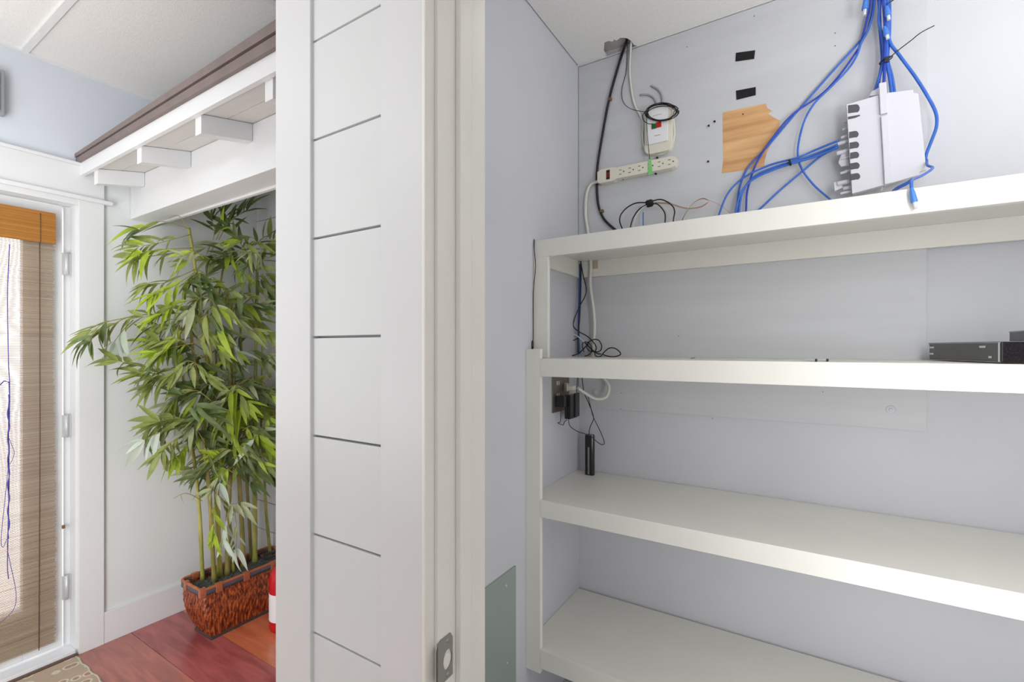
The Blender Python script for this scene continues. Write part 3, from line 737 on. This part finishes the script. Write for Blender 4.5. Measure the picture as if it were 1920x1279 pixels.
# black coaxial line with two clips
cx_ = cable('coaxial_cable', 'thick black cable running from the ceiling hole down the left of the backing board', 'cable',
      [(1176,72,1.93),(1172,85),(1160,122),(1142,187),(1128,262),(1120,315),(1119,350),(1122,385),(1132,410),(1150,428),(1165,438)], YP-.008, .0055, M_black)
for x, y_ in ((1143, 188), (1128, 397)):
    p = PY(x, y_, YP); MB().box((p.x-.004, YP-.014, p.z-.006), (p.x+.012, YP, p.z+.006)).build('cable_clip', M_ochre, cx_, .001)
# power strip
A = PY(1122, 331, YP-.02); B = PY(1271, 305, YP-.02); ps = empty('power_strip', (A+B)/2)
tag(ps, 'ivory six outlet power strip with red switch on the grey backing board', 'power strip')
Lh = (B.x-A.x); zc = (A.z+B.z)/2-.002; y0, y1 = YP-.036, YP-.001
rg2 = [(A.x+.004, -.024), (A.x+.02, -.028), (A.x+.062, -.028), (A.x+.076, -.023)]
rg2 = [(A.x, -.022), (A.x+.01, -.030), (A.x+.072, -.030), (A.x+.084, -.024), (B.x-.022, -.024), (B.x-.008, -.018), (B.x, -.006), (B.x, .006), (B.x-.008, .018), (B.x-.022, .024), (A.x+.084, .024), (A.x+.072, .030), (A.x+.02, .030), (A.x, .022)]
bd = MB().prism([(x, y0, zc+z) for x, z in rg2], (0, y1-y0, 0)).build('housing', M_ivory, ps, .003)
box('switch_frame', (A.x+.042, y0-.001, zc-.020), (A.x+.058, y0+.002, zc+.020), M_bplast, bd)
box('switch', (A.x+.0445, y0-.003, zc-.012), (A.x+.0555, y0, zc+.010), mat('switch_red', (130, 10, 14), .3), bd, .001)
for j in range(6):
    xx = A.x+.104+j*.0405; q = MB()
    q.box((xx-.005, y0-.0006, zc+.008), (xx+.005, y0+.001, zc+.0102)).box((xx-.005, y0-.0006, zc-.0102), (xx+.005, y0+.001, zc-.008))
    q.lathe((xx+.015, y0+.001, zc), (0, -1, 0), [(0, .0028), (.0016, .0028)], 10); q.build('outlet', M_slit, ps)
for x, y_ in ((1169, 336), (1230, 326), (1233, 297)):
    p = PY(x, y_, YP-.004); MB().lathe((p.x, YP, p.z), (0, -1, 0), [(0, .0035), (.012, .0045), (.014, .004)], 10).build('mounting_screw', M_bplast, ps)
gt = [PY(x, y_, y0-.003) for x, y_ in ((1216, 296), (1220, 296), (1224, 327), (1215, 328))]
tag(MB().prism(gt, (0, .0012, 0)).build('green_tape', M_gtape), 'short strip of green tape across the power strip', 'tape')
# white cord of the power strip, through the shelves to the wall plug
cord = [(1124,340,YP-.018),(1108,346),(1100,365),(1098,400),(1102,432),(1106,470,YP-.028),(1108,500,YP-.030),(1107,535,YP-.03),(1113,580,YP-.03),(1115,620,YP-.03),(1111,668,YP-.03),(1118,695,YP-.04),(1130,707,YP-.04),(1142,724,YP-.04),(1137,744,YP-.05),(1118,748,YP-.07),(1100,739,YP-.10),(1084,728,1.80)]
wc_ = cable('power_cord', 'thick white cord ', 'cord', cord, YP-.010, .0066, M_wcable, parent=ps)
for k_ in ('label', 'category'): del wc_[k_]
a = PX(1058, 725, XC+.008); pe = PY(1082, 727, 1.80)
q = MB().hexa([(XC+.006, 1.80, pe.z-.018), (-.835, 1.78, pe.z-.016), (-.835, 1.815, pe.z-.016), (XC+.006, 1.84, pe.z-.018), (XC+.006, 1.80, pe.z+.018), (-.835, 1.78, pe.z+.012), (-.835, 1.815, pe.z+.012), (XC+.006, 1.84, pe.z+.018)])
q.box((-.835, 1.785, pe.z-.010), (-.806, 1.812, pe.z+.008)); q.build('plug', M_ivory, wc_, .003)['label'] = 'white plug'
# modem
mo = empty('modem', PY(1236, 285, YP-.02)); tag(mo, 'white modem with red and green lights on the backing board below the coiled wire', 'modem')
def quad(x0, x1, ya, yb_, Y): return [PY(x0, yb_, Y), PY(x1, yb_, Y), PY(x1, ya, Y), PY(x0, ya, Y)]
c0 = PY(1208, 205, YP-.03); c1 = PY(1260, 284, YP-.03)
cz1 = PY(1236, 198, YP-.03).z; cz0 = PY(1236, 285, YP-.03).z
rr_ = [(a, b_) for a, b_ in rrect((c0.x+c1.x)/2, (cz0+cz1)/2, (c1.x-c0.x)/2, (cz1-cz0)/2, .025, 6)]
MB().prism([(a, YP-.028, b_) for a, b_ in rr_], (0, .027, 0)).build('case', M_ivory, mo, .003)
lx0, lx1 = PY(1213, 240, YP-.033).x, PY(1252, 240, YP-.033).x
lz0, lz1 = PY(1232, 268, YP-.033).z, PY(1232, 203, YP-.033).z
fp = MB().box((lx0, YP-.036, lz0), (lx1, YP-.028, lz1)).build('front_panel', M_label, mo, .001)
lb = PY(1222, 238, YP-.037); lw = PY(1240, 236, YP-.037).x-lb.x
box('green_light', (lb.x, YP-.040, lb.z-.010), (lb.x+lw/2, YP-.036, lb.z+.010), M_greenp, fp, .001)
box('red_light', (lb.x+lw/2, YP-.040, lb.z-.009), (lb.x+lw, YP-.036, lb.z+.013), M_red, fp, .001)
box('fine_print', (lx0+.03, YP-.0365, lz0+.028), (lx0+.055, YP-.0359, lz0+.031), M_ink, fp)
box('fine_print', (lx0+.025, YP-.0365, lz1-.030), (lx0+.06, YP-.0359, lz1-.028), M_ink, fp)
cable('white_cable', 'white cable from the ceiling hole wrapping around the white modem', 'cable',
      [(1184,74,1.93),(1182,100),(1181,140),(1188,190),(1200,216),(1206,232),(1205,260),(1212,283),(1235,290),(1256,280),(1264,258),(1264,235),(1261,214)], YP-.006, .0042, M_wcable)
M_gcab = mat('grey_cable', (158, 158, 160), .5)
cable('grey_wire', 'short grey wire curving left above the coiled black wire', 'wire', [(1200,178),(1215,178),(1226,184),(1231,196)], YP-.004, .0038, M_gcab)
cable('grey_wire', 'short grey wire curving up highest above the coiled black wire', 'wire', [(1221,161),(1234,168),(1241,180),(1242,196)], YP-.004, .0042, M_gcab)
# coiled black wire
co = empty('coiled_wire', PY(1240, 225, YP-.03)); tag(co, 'coiled thin black wire hanging over the white modem', 'wire')
pts = []
for i in range(7*22):
    a = 2*math.pi*i/22; lo = i//22; ox, oy = random.Random(lo).uniform(-2, 3), random.Random(lo+9).uniform(-1.5, 3)
    rx_, ry_ = 27+random.Random(lo+20).uniform(-3, 4), 15.5+random.Random(lo+33).uniform(-3, 3)
    x, y_ = rx_*math.cos(a), ry_*math.sin(a); ca, sa = math.cos(-.08), math.sin(-.08)
    pts.append(PY(1240+ox+x*ca-y_*sa, 210+oy+x*sa+y_*ca, YP-.040-.0011*lo-.002*math.sin(a*2.3)))
MB().tube(pts, .0017, 6).build('loops', M_black, co)
MB().tube(spline([PY(x, y_, Y) for x, y_, Y in ((1176,76,1.93),(1176,100,YP-.004),(1174,135,YP-.004),(1166,168,YP-.004),(1169,192,YP-.01),(1185,205,YP-.03),(1212,210,YP-.042))], 7), .0014, 6).build('lead', M_black, co)
MB().tube(spline([PY(x, y_, Y) for x, y_, Y in ((1212,212,YP-.044),(1213,235,YP-.045),(1215,265,YP-.042),(1218,298,YP-.041))], 5), .0012, 6).build('tail', M_black, co)
MB().tube(spline([PY(x, y_, YP-.047) for x, y_ in ((1212,208),(1205,216),(1207,226),(1216,232),(1225,232))], 5), .0015, 6).build('stray_loop', M_black, co)

# tied wires on the top shelf
tw = empty('tied_wires', PY(1218, 420, YP-.06)); tag(tw, 'bundle of black and thin coloured wires tied with a black strap on the top shelf', 'wires')
p = PY(1218, 381, YP-.06)
MB().lathe(p-Vector((.014, 0, .002)), (1, 0, .1), [(0, .012), (.006, .015), (.022, .015), (.028, .011)], 9).build('strap', M_bfab, tw)
def zlow(x, Y): return (x, 9999, Y)
def wires(pts, r, m, name, Y=YP-.06):
    P = [PY(x, y_, Y) for x, y_ in pts]; P = [Vector((v.x, v.y, max(v.z, ST+r))) for v in P]
    MB().tube(spline(P, 7), r, 7).build(name, m, tw)
wires([(1212,380),(1192,381),(1175,390),(1164,403),(1162,415),(1166,427),(1172,440)], .0028, M_black, 'wire')
wires([(1212,384),(1198,393),(1188,407),(1183,422),(1180,440)], .0028, M_black, 'wire', YP-.065)
wires([(1214,385),(1203,391),(1193,405),(1188,422),(1186,440)], .0016, M_wcable, 'wire', YP-.068)
wires([(1223,377),(1238,374),(1252,379),(1262,388),(1265,398),(1263,410),(1262,430)], .0026, M_black, 'wire')
wires([(1224,382),(1233,383),(1242,392),(1247,402),(1247,416),(1245,430)], .0026, M_black, 'wire', YP-.066)
wires([(1225,380),(1242,386),(1253,398),(1264,412),(1270,425)], .0018, M_wcable, 'wire', YP-.05)
Mr = mat('pink_wire', (200, 120, 120), .5); Mg = mat('greenish_grey_wire', (140, 145, 130), .5); My = mat('yellow_wire', (210, 204, 170), .5)
for j, m_ in enumerate((My, Mg, Mr, M_wcable)):
    o_ = j*1.4
    wires([(1228,379+o_*.5),(1255,380+o_),(1275,386+o_),(1292,389+o_),(1310,387+o_),(1323,381+o_),(1328,375+o_*.4),(1318,371+o_*.6),(1305,376+o_*.5),(1293,387+o_*.3),(1287,398),(1281,412),(1276,425)], .0011, m_, 'wire', YP-.055+j*.002)
wires([(1292,389),(1286,400),(1280,412),(1274,425)], .0022, mat('grey_sheath', (90, 90, 94), .5), 'wire', YP-.05)
wires([(1323,373),(1345,382),(1365,396),(1380,412)], .0008, Mr, 'wire', YP-.04)
p = PY(1206, 420, YP-.07); 
wires([(1206,398),(1206,405),(1206,425)], .0022, M_bcable, 'wire', YP-.03)

# network box
nb = empty('network_box', (PY(1660, 360, 1.9).x, 1.90, ST+.03)); tag(nb, 'pale grey network box with slotted cover above the top shelf', 'network box')
FYb = 1.865
fc = [(1587, 196), (1648, 178), (1648, 176), (1712, 168), (1713, 174), (1722, 175), (1737, 318), (1725, 322), (1723, 328), (1668, 344), (1598, 363)]
cov = MB().prism([PY(x, y_, FYb) for x, y_ in fc], (0, .012, 0)).build('cover', M_lav, nb, .001)
bk_ = [(1594, 203), (1648, 186), (1714, 178), (1728, 312), (1660, 336), (1603, 352)]
MB().prism([PY(x, y_, FYb) + Vector((0, .012, 0)) for x, y_ in bk_], (0, YP-FYb-.013, 0)).build('base', M_lav, nb)
rb = [(1648, 156), (1662, 153), (1665, 212), (1666, 216), (1672, 342), (1659, 346), (1651, 218), (1652, 213)]
rb1 = [(1648, 156), (1662, 153), (1665, 211), (1651, 214)]; rb2 = [(1652, 218), (1666, 215), (1672, 342), (1659, 346)]
for r_ in (rb1, rb2): MB().prism([PY(x, y_, FYb-.012) for x, y_ in r_], (0, .012, 0)).build('center_rib', M_lav, nb, .002)
for (x0, x1, ya, yb_) in ((1590,1612,196,212),(1592,1610,246,259),(1593,1611,266,279),(1594,1611,285,298),(1594,1612,305,318),(1595,1613,325,338)):
    ring = [(x0, ya+1.5), (x1-7, ya-.5)]+[(x1-7+7*math.cos(a), (ya+yb_)/2-.8-(yb_-ya)/2*math.sin(a)) for a in [math.pi/2-math.pi*j/8 for j in range(1, 8)]]+[(x1-7, yb_-1.5), (x0, yb_+.5)]
    MB().prism([PY(x, y_, FYb-.0006) for x, y_ in ring], (0, .001, 0)).build('vent_slot', M_slot, cov)
MB().prism([PY(x, y_, FYb-.0006) for x, y_ in ((1590, 219), (1612, 215), (1613, 217), (1604, 221), (1590, 224))], (0, .001, 0)).build('vent_slot', M_slot, cov)
for j, (x, y_, r, L) in enumerate(((1583,229,.0045,.012),(1581,243,.004,.014),(1578,258,.0048,.02),(1584,256,.005,.012),(1572,270,.006,.03),(1570,288,.0075,.024),(1578,298,.0045,.015),(1577,325,.0045,.016),(1585,322,.005,.012),(1571,345,.008,.022),(1586,343,.005,.012),(1582,354,.006,.018),(1577,363,.0045,.018))):
    p = PY(x, y_, 1.90); MB().lathe(p-Vector((.002, 0, 0)), (1, 0, .12), [(0, r*.8), (.003, r), (L, r), (L+.012, r*.7)], 10).build('port', M_lav, nb)
MB().prism([PY(x, y_, 1.90) for x, y_ in ((1578,288),(1590,284),(1592,310),(1577,312),(1572,304))], (0, .012, 0)).build('side_bracket', M_lav, nb, .001)
MB().prism([PY(x, y_, 1.90) for x, y_ in ((1563,342),(1578,340),(1580,352),(1565,358))], (0, .012, 0)).build('side_bracket', M_lav, nb, .001)
MB().prism([PY(x, y_, 1.885) for x, y_ in ((1634,172),(1648,164),(1648,178),(1630,180))], (0, .02, 0)).build('corner_clip', M_lav, nb, .001)
MB().prism([PY(x, y_, 1.90) for x, y_ in ((1656,343),(1660,342),(1654,358),(1651,358))], (0, .004, 0)).build('wire_stub', M_wcable, nb)

# blue cables
G = 'blue network cables in the closet'
def blue(label, pts, Y, r=.0036, m=None):
    P = [PY(p[0], p[1], p[2] if len(p) > 2 else Y) for p in pts]; P = [Vector((v.x, v.y, v.z)) for v in P]
    return tag(MB().tube(spline(P, 7), r, 8).build('network_cable', m or M_bcable), label, 'cable', G)
TOP = (1650, -70, 1.93)
blue('outermost blue cable of the three sweeping left across the wood patch to the shelf', [(1640,-70),(1638,0),(1630,45),(1619,69),(1560,135),(1494,210),(1438,276),(1402,315),(1386,355),(1382,396),(1382,425)], YP-.012)
blue('dark blue cable crossing the right edge of the bare wood patch', [(1628,-70),(1632,0),(1622,50),(1612,85),(1607,95),(1575,140),(1540,177),(1488,213),(1455,250),(1419,305),(1402,355),(1399,391),(1398,420)], YP-.022, .0034, M_bcable2)
blue('blue cable curving through open board left of the network box down to the shelf', [(1636,-70),(1640,0),(1630,50),(1615,80),(1606,105),(1589,131),(1557,164),(1527,194),(1507,230),(1496,279),(1501,312),(1524,345),(1553,371),(1575,390)], YP-.030, .0034)
blue('topmost blue cable leaving the left side of the network box, arching widest to the shelf', [(1573,263,1.90),(1527,282),(1494,296),(1445,309),(1396,332),(1366,361),(1350,397),(1345,420)], YP-.040)
blue('middle blue cable leaving the left side of the network box toward the shelf', [(1571,272,1.90),(1534,287),(1494,301),(1451,314),(1415,331),(1393,358),(1386,392),(1385,420)], YP-.036, .0042)
blue('lowest of the cables bundled left of the network box', [(1571,276,1.90),(1534,292),(1494,304),(1451,318),(1411,337),(1389,362),(1380,396),(1378,425)], YP-.046, .0038)
blue('blue cable running straight down left from the network box to the shelf', [(1571,277,1.90),(1540,292),(1507,319),(1461,358),(1428,389),(1400,412)], YP-.026)
tie = PY(1481, 303, YP-.05)
tag(MB().lathe(tie-Vector((.003, 0, .004)), (1, 0, .25), [(0, .012), (.006, .012)], 12).build('cable_tie', M_bplast), 'small black tie around the blue cables left of the network box', 'cable tie')
blue('blue cable curving down the right side of the network box', [(1655,-70),(1660,20),(1668,76),(1685,102),(1714,141),(1737,177),(1754,210),(1756,236),(1747,263),(1737,289),(1735,306)], YP-.055, .0046)
blue('thick blue cable entering the top of the network box left of its rib', [(1648,-70),(1650,0),(1648,40),(1655,75),(1657,110),(1650,140),(1642,166),(1638,178,1.89)], YP-.050, .0046)
blue('blue cable entering the top of the network box right behind its rib', [(1652,-70),(1656,0),(1660,60),(1659,110),(1658,140),(1656,178,1.89)], YP-.060, .0044, M_bcable2)
blue('blue cable entering the top of the network box just right of its rib', [(1658,-70),(1664,0),(1665,60),(1662,110),(1668,145),(1672,176,1.89)], YP-.052, .0048)
blue('blue cable beside the network box rib, rightmost of those entering its top', [(1664,-70),(1668,0),(1668,60),(1665,110),(1673,145),(1678,178,1.89)], YP-.046, .0044)
blue('dark blue cable in the thick bundle above the network box, leftmost at the ceiling', [(1640,-70),(1648,0),(1650,50),(1653,90),(1654,115),(1648,150),(1644,176,1.89)], YP-.042, .0046, M_bcable2)
def boot(label, a, b_, Y, s=1):
    p = PY(*a, Y); q_ = PY(*b_, Y); d = (q_-p); L = d.length; e_ = empty('network_plug', q_); tag(e_, label, 'plug', 'loose blue network plugs')
    MB().lathe(p, d, [(0, .0035*s), (L*.25, .006*s), (L*.75, .0078*s), (L*.8, .0075*s)], 8).build('boot', M_boot, e_)
    MB().lathe(p+d*.8, d, [(0, .0055*s), (L*.35, .0055*s), (L*.36, .004*s)], 4).build('clear_tip', M_clear, e_)
boot('blue plug with clear tip in the cable bundle just below the ceiling', (1662, 12), (1666, 34), YP-.075, 1.1)
boot('blue plug with clear tip in the cable bundle halfway to the network box', (1658, 50), (1664, 70), YP-.078, 1.1)
boot('blue plug with pinkish tip hanging left of the bundle near the ceiling', (1624, -6), (1621, 24), YP-.05, 1.2)
zt_ = empty('zip_tie', PY(1664, 113, YP-.065)); tag(zt_, 'black zip tie with long tail around the blue bundle above the network box', 'zip tie')
pc_ = PY(1661, 113, YP-.05)
MB().tube([pc_+Vector((.0165*math.cos(a), .014*math.sin(a), .006*math.cos(a))) for a in [2*math.pi*j/18 for j in range(18)]], .002, 6, closed=True).build('loop', M_bplast, zt_)
MB().tube(spline([PY(x, y_, YP-.067) for x, y_ in ((1662,114),(1682,96),(1708,76),(1727,61),(1752,48))], 5), .0016, 6).build('tail', M_bplast, zt_)
MB().box(PY(1659, 116, YP-.072), PY(1667, 108, YP-.062)).build('head', M_bplast, zt_, .001)
cable('zip_tie', 'black zip tie end beside the blue bundle at the top edge of the picture', 'zip tie', [(1662,8),(1672,2),(1690,-12)], YP-.06, .0018, M_bplast)
# cable draped over the shelf edge with its hanging plug
blue('blue cable from the lower right corner of the network box over the shelf edge', [(1738,300,1.90),(1739,310,1.82),(1749,315,1.78),(1731,328,1.68),(1712,337,1.60),(1709,342,1.545),(1709,352,1.537)], 1.6, .0036)
blue('short blue cable end lying flat on the top shelf under the network box', [(1712,336,1.61),(1700,344,1.62),(1684,352,1.64),(1676,358,1.68)], 1.6, .0048)
boot('light blue network plug hanging over the front edge of the top shelf', (1709, 352), (1716, 386), 1.531, .95)

# ------------------------------------------------------------------ middle shelf cables
MS = R(-.0357)
cable('adapter_cable', 'thin black wire hanging down the left post of the shelving', 'wire', [(1000,449,1.545),(1002,470),(1004,500),(1001,535),(993,556),(991,575),(997,597),(1000,615),(1000,638)], 1.538, .0016, M_black)
p = PY(999, 638, 1.536); tag(MB().lathe(p, (-.08, 0, -1), [(0, .002), (.006, .0045), (.026, .0055), (.034, .004), (.036, .0022), (.042, .0022)], 12).build('barrel_plug', M_bplast), 'small black barrel plug at the end of the wire on the left post', 'plug')
cable('network_cable', 'blue cable hanging in the left corner between the top and middle shelves', 'cable', [(1088,495),(1087,540),(1085,590),(1085,630),(1086,664)], YP-.03, .0048, M_bcable, G)
cable('black_wire', 'straight black wire beside the blue cable in the left shelf corner', 'wire', [(1089,490),(1089,530),(1087,590),(1084,630),(1084,662)], YP-.042, .0032, M_black)
tg = empty('wire_tangle', PY(1100, 667, YP-.05)); tag(tg, 'tangle of black wires lying on the left end of the middle shelf', 'wires')
def tang(pts, r=.0024, m=None, Y=YP-.055):
    P = [PY(p[0], p[1], p[2] if len(p) > 2 else Y) for p in pts]; P = [Vector((v.x, v.y, max(v.z, MS+r))) for v in P]
    MB().tube(spline(P, 6), r, 7).build('wire', m or M_black, tg)
tang([(1089,492),(1093,515),(1099,540),(1097,555),(1088,572),(1080,590),(1075,610),(1084,621),(1100,630),(1111,640),(1118,651),(1115,659),(1105,658),(1100,650),(1103,642),(1112,637),(1122,638),(1128,648),(1126,657),(1118,660),(1108,656)], .0024)
tang([(1036,661),(1043,667),(1055,667),(1072,667),(1086,662),(1096,652),(1103,645)], .0026, None, YP-.065)
tang([(1062,667),(1060,655),(1067,643),(1078,637),(1084,634)], .0022)
tang([(1060,662),(1059,648),(1063,634),(1068,629)], .0016)
tang([(1068,630),(1078,628),(1086,633),(1096,642)], .0022, M_wcable)
tang([(1096,642),(1106,652),(1118,662),(1127,664)], .0028)
tang([(1095,660),(1092,650),(1094,642),(1104,643),(1110,655),(1106,664),(1096,668)], .002)
tang([(1114,660),(1118,668),(1126,668),(1133,660),(1142,653),(1152,653),(1161,659),(1163,665),(1152,669),(1140,668),(1131,665)], .0024)
p = PY(1034, 661, YP-.065); MB().lathe(p, PY(1046, 668, YP-.065)-p, [(0, .003), (.006, .006), (.018, .006), (.026, .003)], 10).build('jack', M_bplast, tg)
# two wall anchors lying on the middle shelf
for (x, dx_), lab in zip(((1529, -18), (1550, -9)), ('longer pale wall anchor lying near the centre of the middle shelf, left one', 'shorter pale wall anchor near the centre of the middle shelf, right one')):
    Y_ = 1.53 if dx_ == -18 else 1.56; p = PY(x, 677.5, Y_); p.z = MS+.0042
    e_ = empty('wall_anchor', p); tag(e_, lab, 'anchor', 'wall anchors on the middle shelf')
    MB().lathe(p, (-1, .5, 0), [(0, .0038), (.02, .003), (.03, .0015)], 10).build('body', M_clear, e_)
    MB().lathe(p+Vector((.003, -.0015, 0)), (-1, .5, 0), [(0, .0042), (.003, .0042)], 12).build('head', mat('dark_anchor', (70, 70, 70), .6), e_)
# small nail on the shelf
p = PY(1295, 671, 1.75); p.z = MS+.0015
tag(MB().tube([p, p+Vector((.014, .004, .002))], .0015, 6).build('nail', M_steeld), 'small dark nail lying on the middle shelf', 'nail')

# ------------------------------------------------------------------ outlet, charger and black stick device
ol = empty('outlet_plate', (XC, 1.79, R(-.2))); tag(ol, 'bronze coloured outlet plate on the closet left wall under the middle shelf', 'outlet')
p0 = PX(1036, 777, XC+.004); p1 = PX(1067, 700, XC+.004)
box('plate', (XC, p0.y, R(-.262)), (XC+.005, p1.y, R(-.10)), M_steeld, ol, .002)
for zz_ in (-.15, -.20):
    q = MB().box((XC+.005, 1.735, R(zz_)), (XC+.0058, 1.742, R(zz_)+.016)).box((XC+.005, 1.752, R(zz_)), (XC+.0058, 1.759, R(zz_)+.016)); q.build('receptacle', M_ivory, ol)
ch = empty('charger', (XC+.03, 1.78, R(-.29))); tag(ch, 'black power adapter plugged into the outlet under the middle shelf', 'charger')
bd = MB().box((XC+.006, 1.715, R(-.238)), (-.818, 1.76, R(-.192))).build('prong_block', M_bplast, ch, .004)
MB().box((XC+.03, 1.755, R(-.29)), (-.808, 1.835, R(-.190))).build('body', M_bplast, ch, .004)
MB().box((-.812, 1.80, R(-.285)), (-.802, 1.838, R(-.186))).build('back_shell', mat('dark_grey_plastic', (52, 50, 50), .35), ch, .002)
cable('adapter_wire', None, None, [(1066,784,1.76),(1067,795,1.78),(1073,803,1.80),(1085,810,1.83),(1098,814,1.86),(1110,820,1.87),(1120,829,1.88),(1129,834,1.88),(1133,829,1.88),(1125,808,1.88),(1113,783,1.89),(1107,762,1.90),(1103,745,1.92)], 1.85, .0017, M_black, parent=ch)
cable('hooked_wire', None, None, [(1051,768,1.72),(1051,790,1.72),(1046,793,1.72),(1056,797,1.73),(1058,792,1.73),(1063,787,1.75)], 1.73, .0015, M_black, parent=ch)
cable('black_wire', 'thin black wire hanging beneath the middle shelf and ending at the charger', 'wire', [(1083,700),(1082,720),(1081,738)], YP-.05, .0018, M_black)
dv = empty('stick_device', PY(1106, 890, 1.905)); tag(dv, 'glossy black stick shaped device standing upright on the third shelf', 'device')
p = PY(1106, 890, 1.905); p.z = R(-.5465)+.0005; zt2 = PY(1106, 816, 1.905).z
rs = rrect(p.x, p.y, .0195, .014, .008, 4)
MB().prism([(a, b_, p.z) for a, b_ in rs], (0, 0, zt2-p.z)).build('body', M_bplast, dv, .001)
MB().prism([(a, b_, zt2) for a, b_ in rrect(p.x, p.y, .017, .012, .006, 4)], (0, 0, .004)).build('cap', mat('grey_cap', (90, 88, 88), .2), dv)
box('side_strip', (p.x-.004, p.y-.0150, p.z+.004), (p.x+.004, p.y-.0138, zt2-.05), mat('silver_strip', (150, 148, 145), .2, .8), dv)
cable('device_wire', None, None, [(1105,816,1.905),(1105,806,1.905),(1109,795,1.91),(1113,785,1.915),(1110,772,1.92),(1102,752,1.93),(1095,735,1.93),(1090,700,1.93)], 1.9, .0018, M_black, parent=dv)

# ------------------------------------------------------------------ devices at the right end of the middle shelf
c1_ = Vector((.327, 1.874, 0)); c2_ = Vector((.402, 1.566, 0)); u = (c2_-c1_).normalized(); rgt = Vector((-u.y, u.x, 0)); 
if rgt.x < 0: rgt = -rgt
rt = empty('set_top_box', ((c1_.x+c2_.x)/2+.1, 1.72, MS)); tag(rt, 'flat dark grey box with glossy side at the right end of the middle shelf', 'electronics box')
z0, z1 = MS+.002, MS+.0535
def obb(a, d1, l1, d2, l2, z0, z1): return [a+Vector((0, 0, z0)), a+d1*l1+Vector((0, 0, z0)), a+d1*l1+d2*l2+Vector((0, 0, z0)), a+d2*l2+Vector((0, 0, z0)), a+Vector((0, 0, z1)), a+d1*l1+Vector((0, 0, z1)), a+d1*l1+d2*l2+Vector((0, 0, z1)), a+d2*l2+Vector((0, 0, z1))]
Lb = (c2_-c1_).length
MB().hexa(obb(c1_, u, Lb, rgt, .26, z0+.004, z1-.003)).build('case', M_glass, rt, .002)
MB().hexa(obb(c1_-u*.001-rgt*.001, u, Lb+.002, rgt, .262, z1-.0045, z1)).build('lid', mat('grey_lid', (128, 130, 136), .3), rt, .001)
MB().hexa(obb(c1_-rgt*.0005, u, Lb+.001, rgt, .26, z0, z0+.004)).build('bottom_tray', mat('olive_grey_tray', (118, 116, 104), .4), rt, .001)
MB().hexa(obb(c2_+u*.0005, u, .006, rgt, .255, z0+.001, z1-.001)).build('front_panel', mat('speckled_black', (26, 22, 26), .2, var=.6, vscale=500), rt, .001)
MB().hexa(obb(c2_-u*.006-rgt*.0012, u, .004, rgt, .002, z0+.002, z1-.002)).build('corner_strip', M_hinge, rt)
for t_, zz_, w_ in ((.004, z1-.014, .022), (.004, z1-.033, .02), (.24, z1-.013, .022), (.275, z0+.013, .010)):
    MB().hexa(obb(c1_+u*t_-rgt*.0008, u, w_, rgt, .001, zz_-.0025, zz_+.0025)).build('side_port', M_clear, rt)
s0 = Vector((.462, 1.735, 0)); r2 = empty('small_router', (.52, 1.66, z1)); tag(r2, 'grey box stacked on the dark set top box at the right picture edge', 'electronics box')
MB().hexa(obb(s0, Vector((.05, -1, 0)).normalized(), .16, Vector((1, .05, 0)).normalized(), .14, z1+.0002, z1+.028)).build('case', mat('mid_grey_plastic', (112, 114, 122), .4), r2, .003)
MB().hexa(obb(s0-Vector((.001, 0, 0)), Vector((.05, -1, 0)).normalized(), .161, Vector((1, .05, 0)).normalized(), .142, z1+.0235, z1+.0275)).build('top_cover', mat('light_grey_plastic', (150, 152, 160), .4), r2, .002)
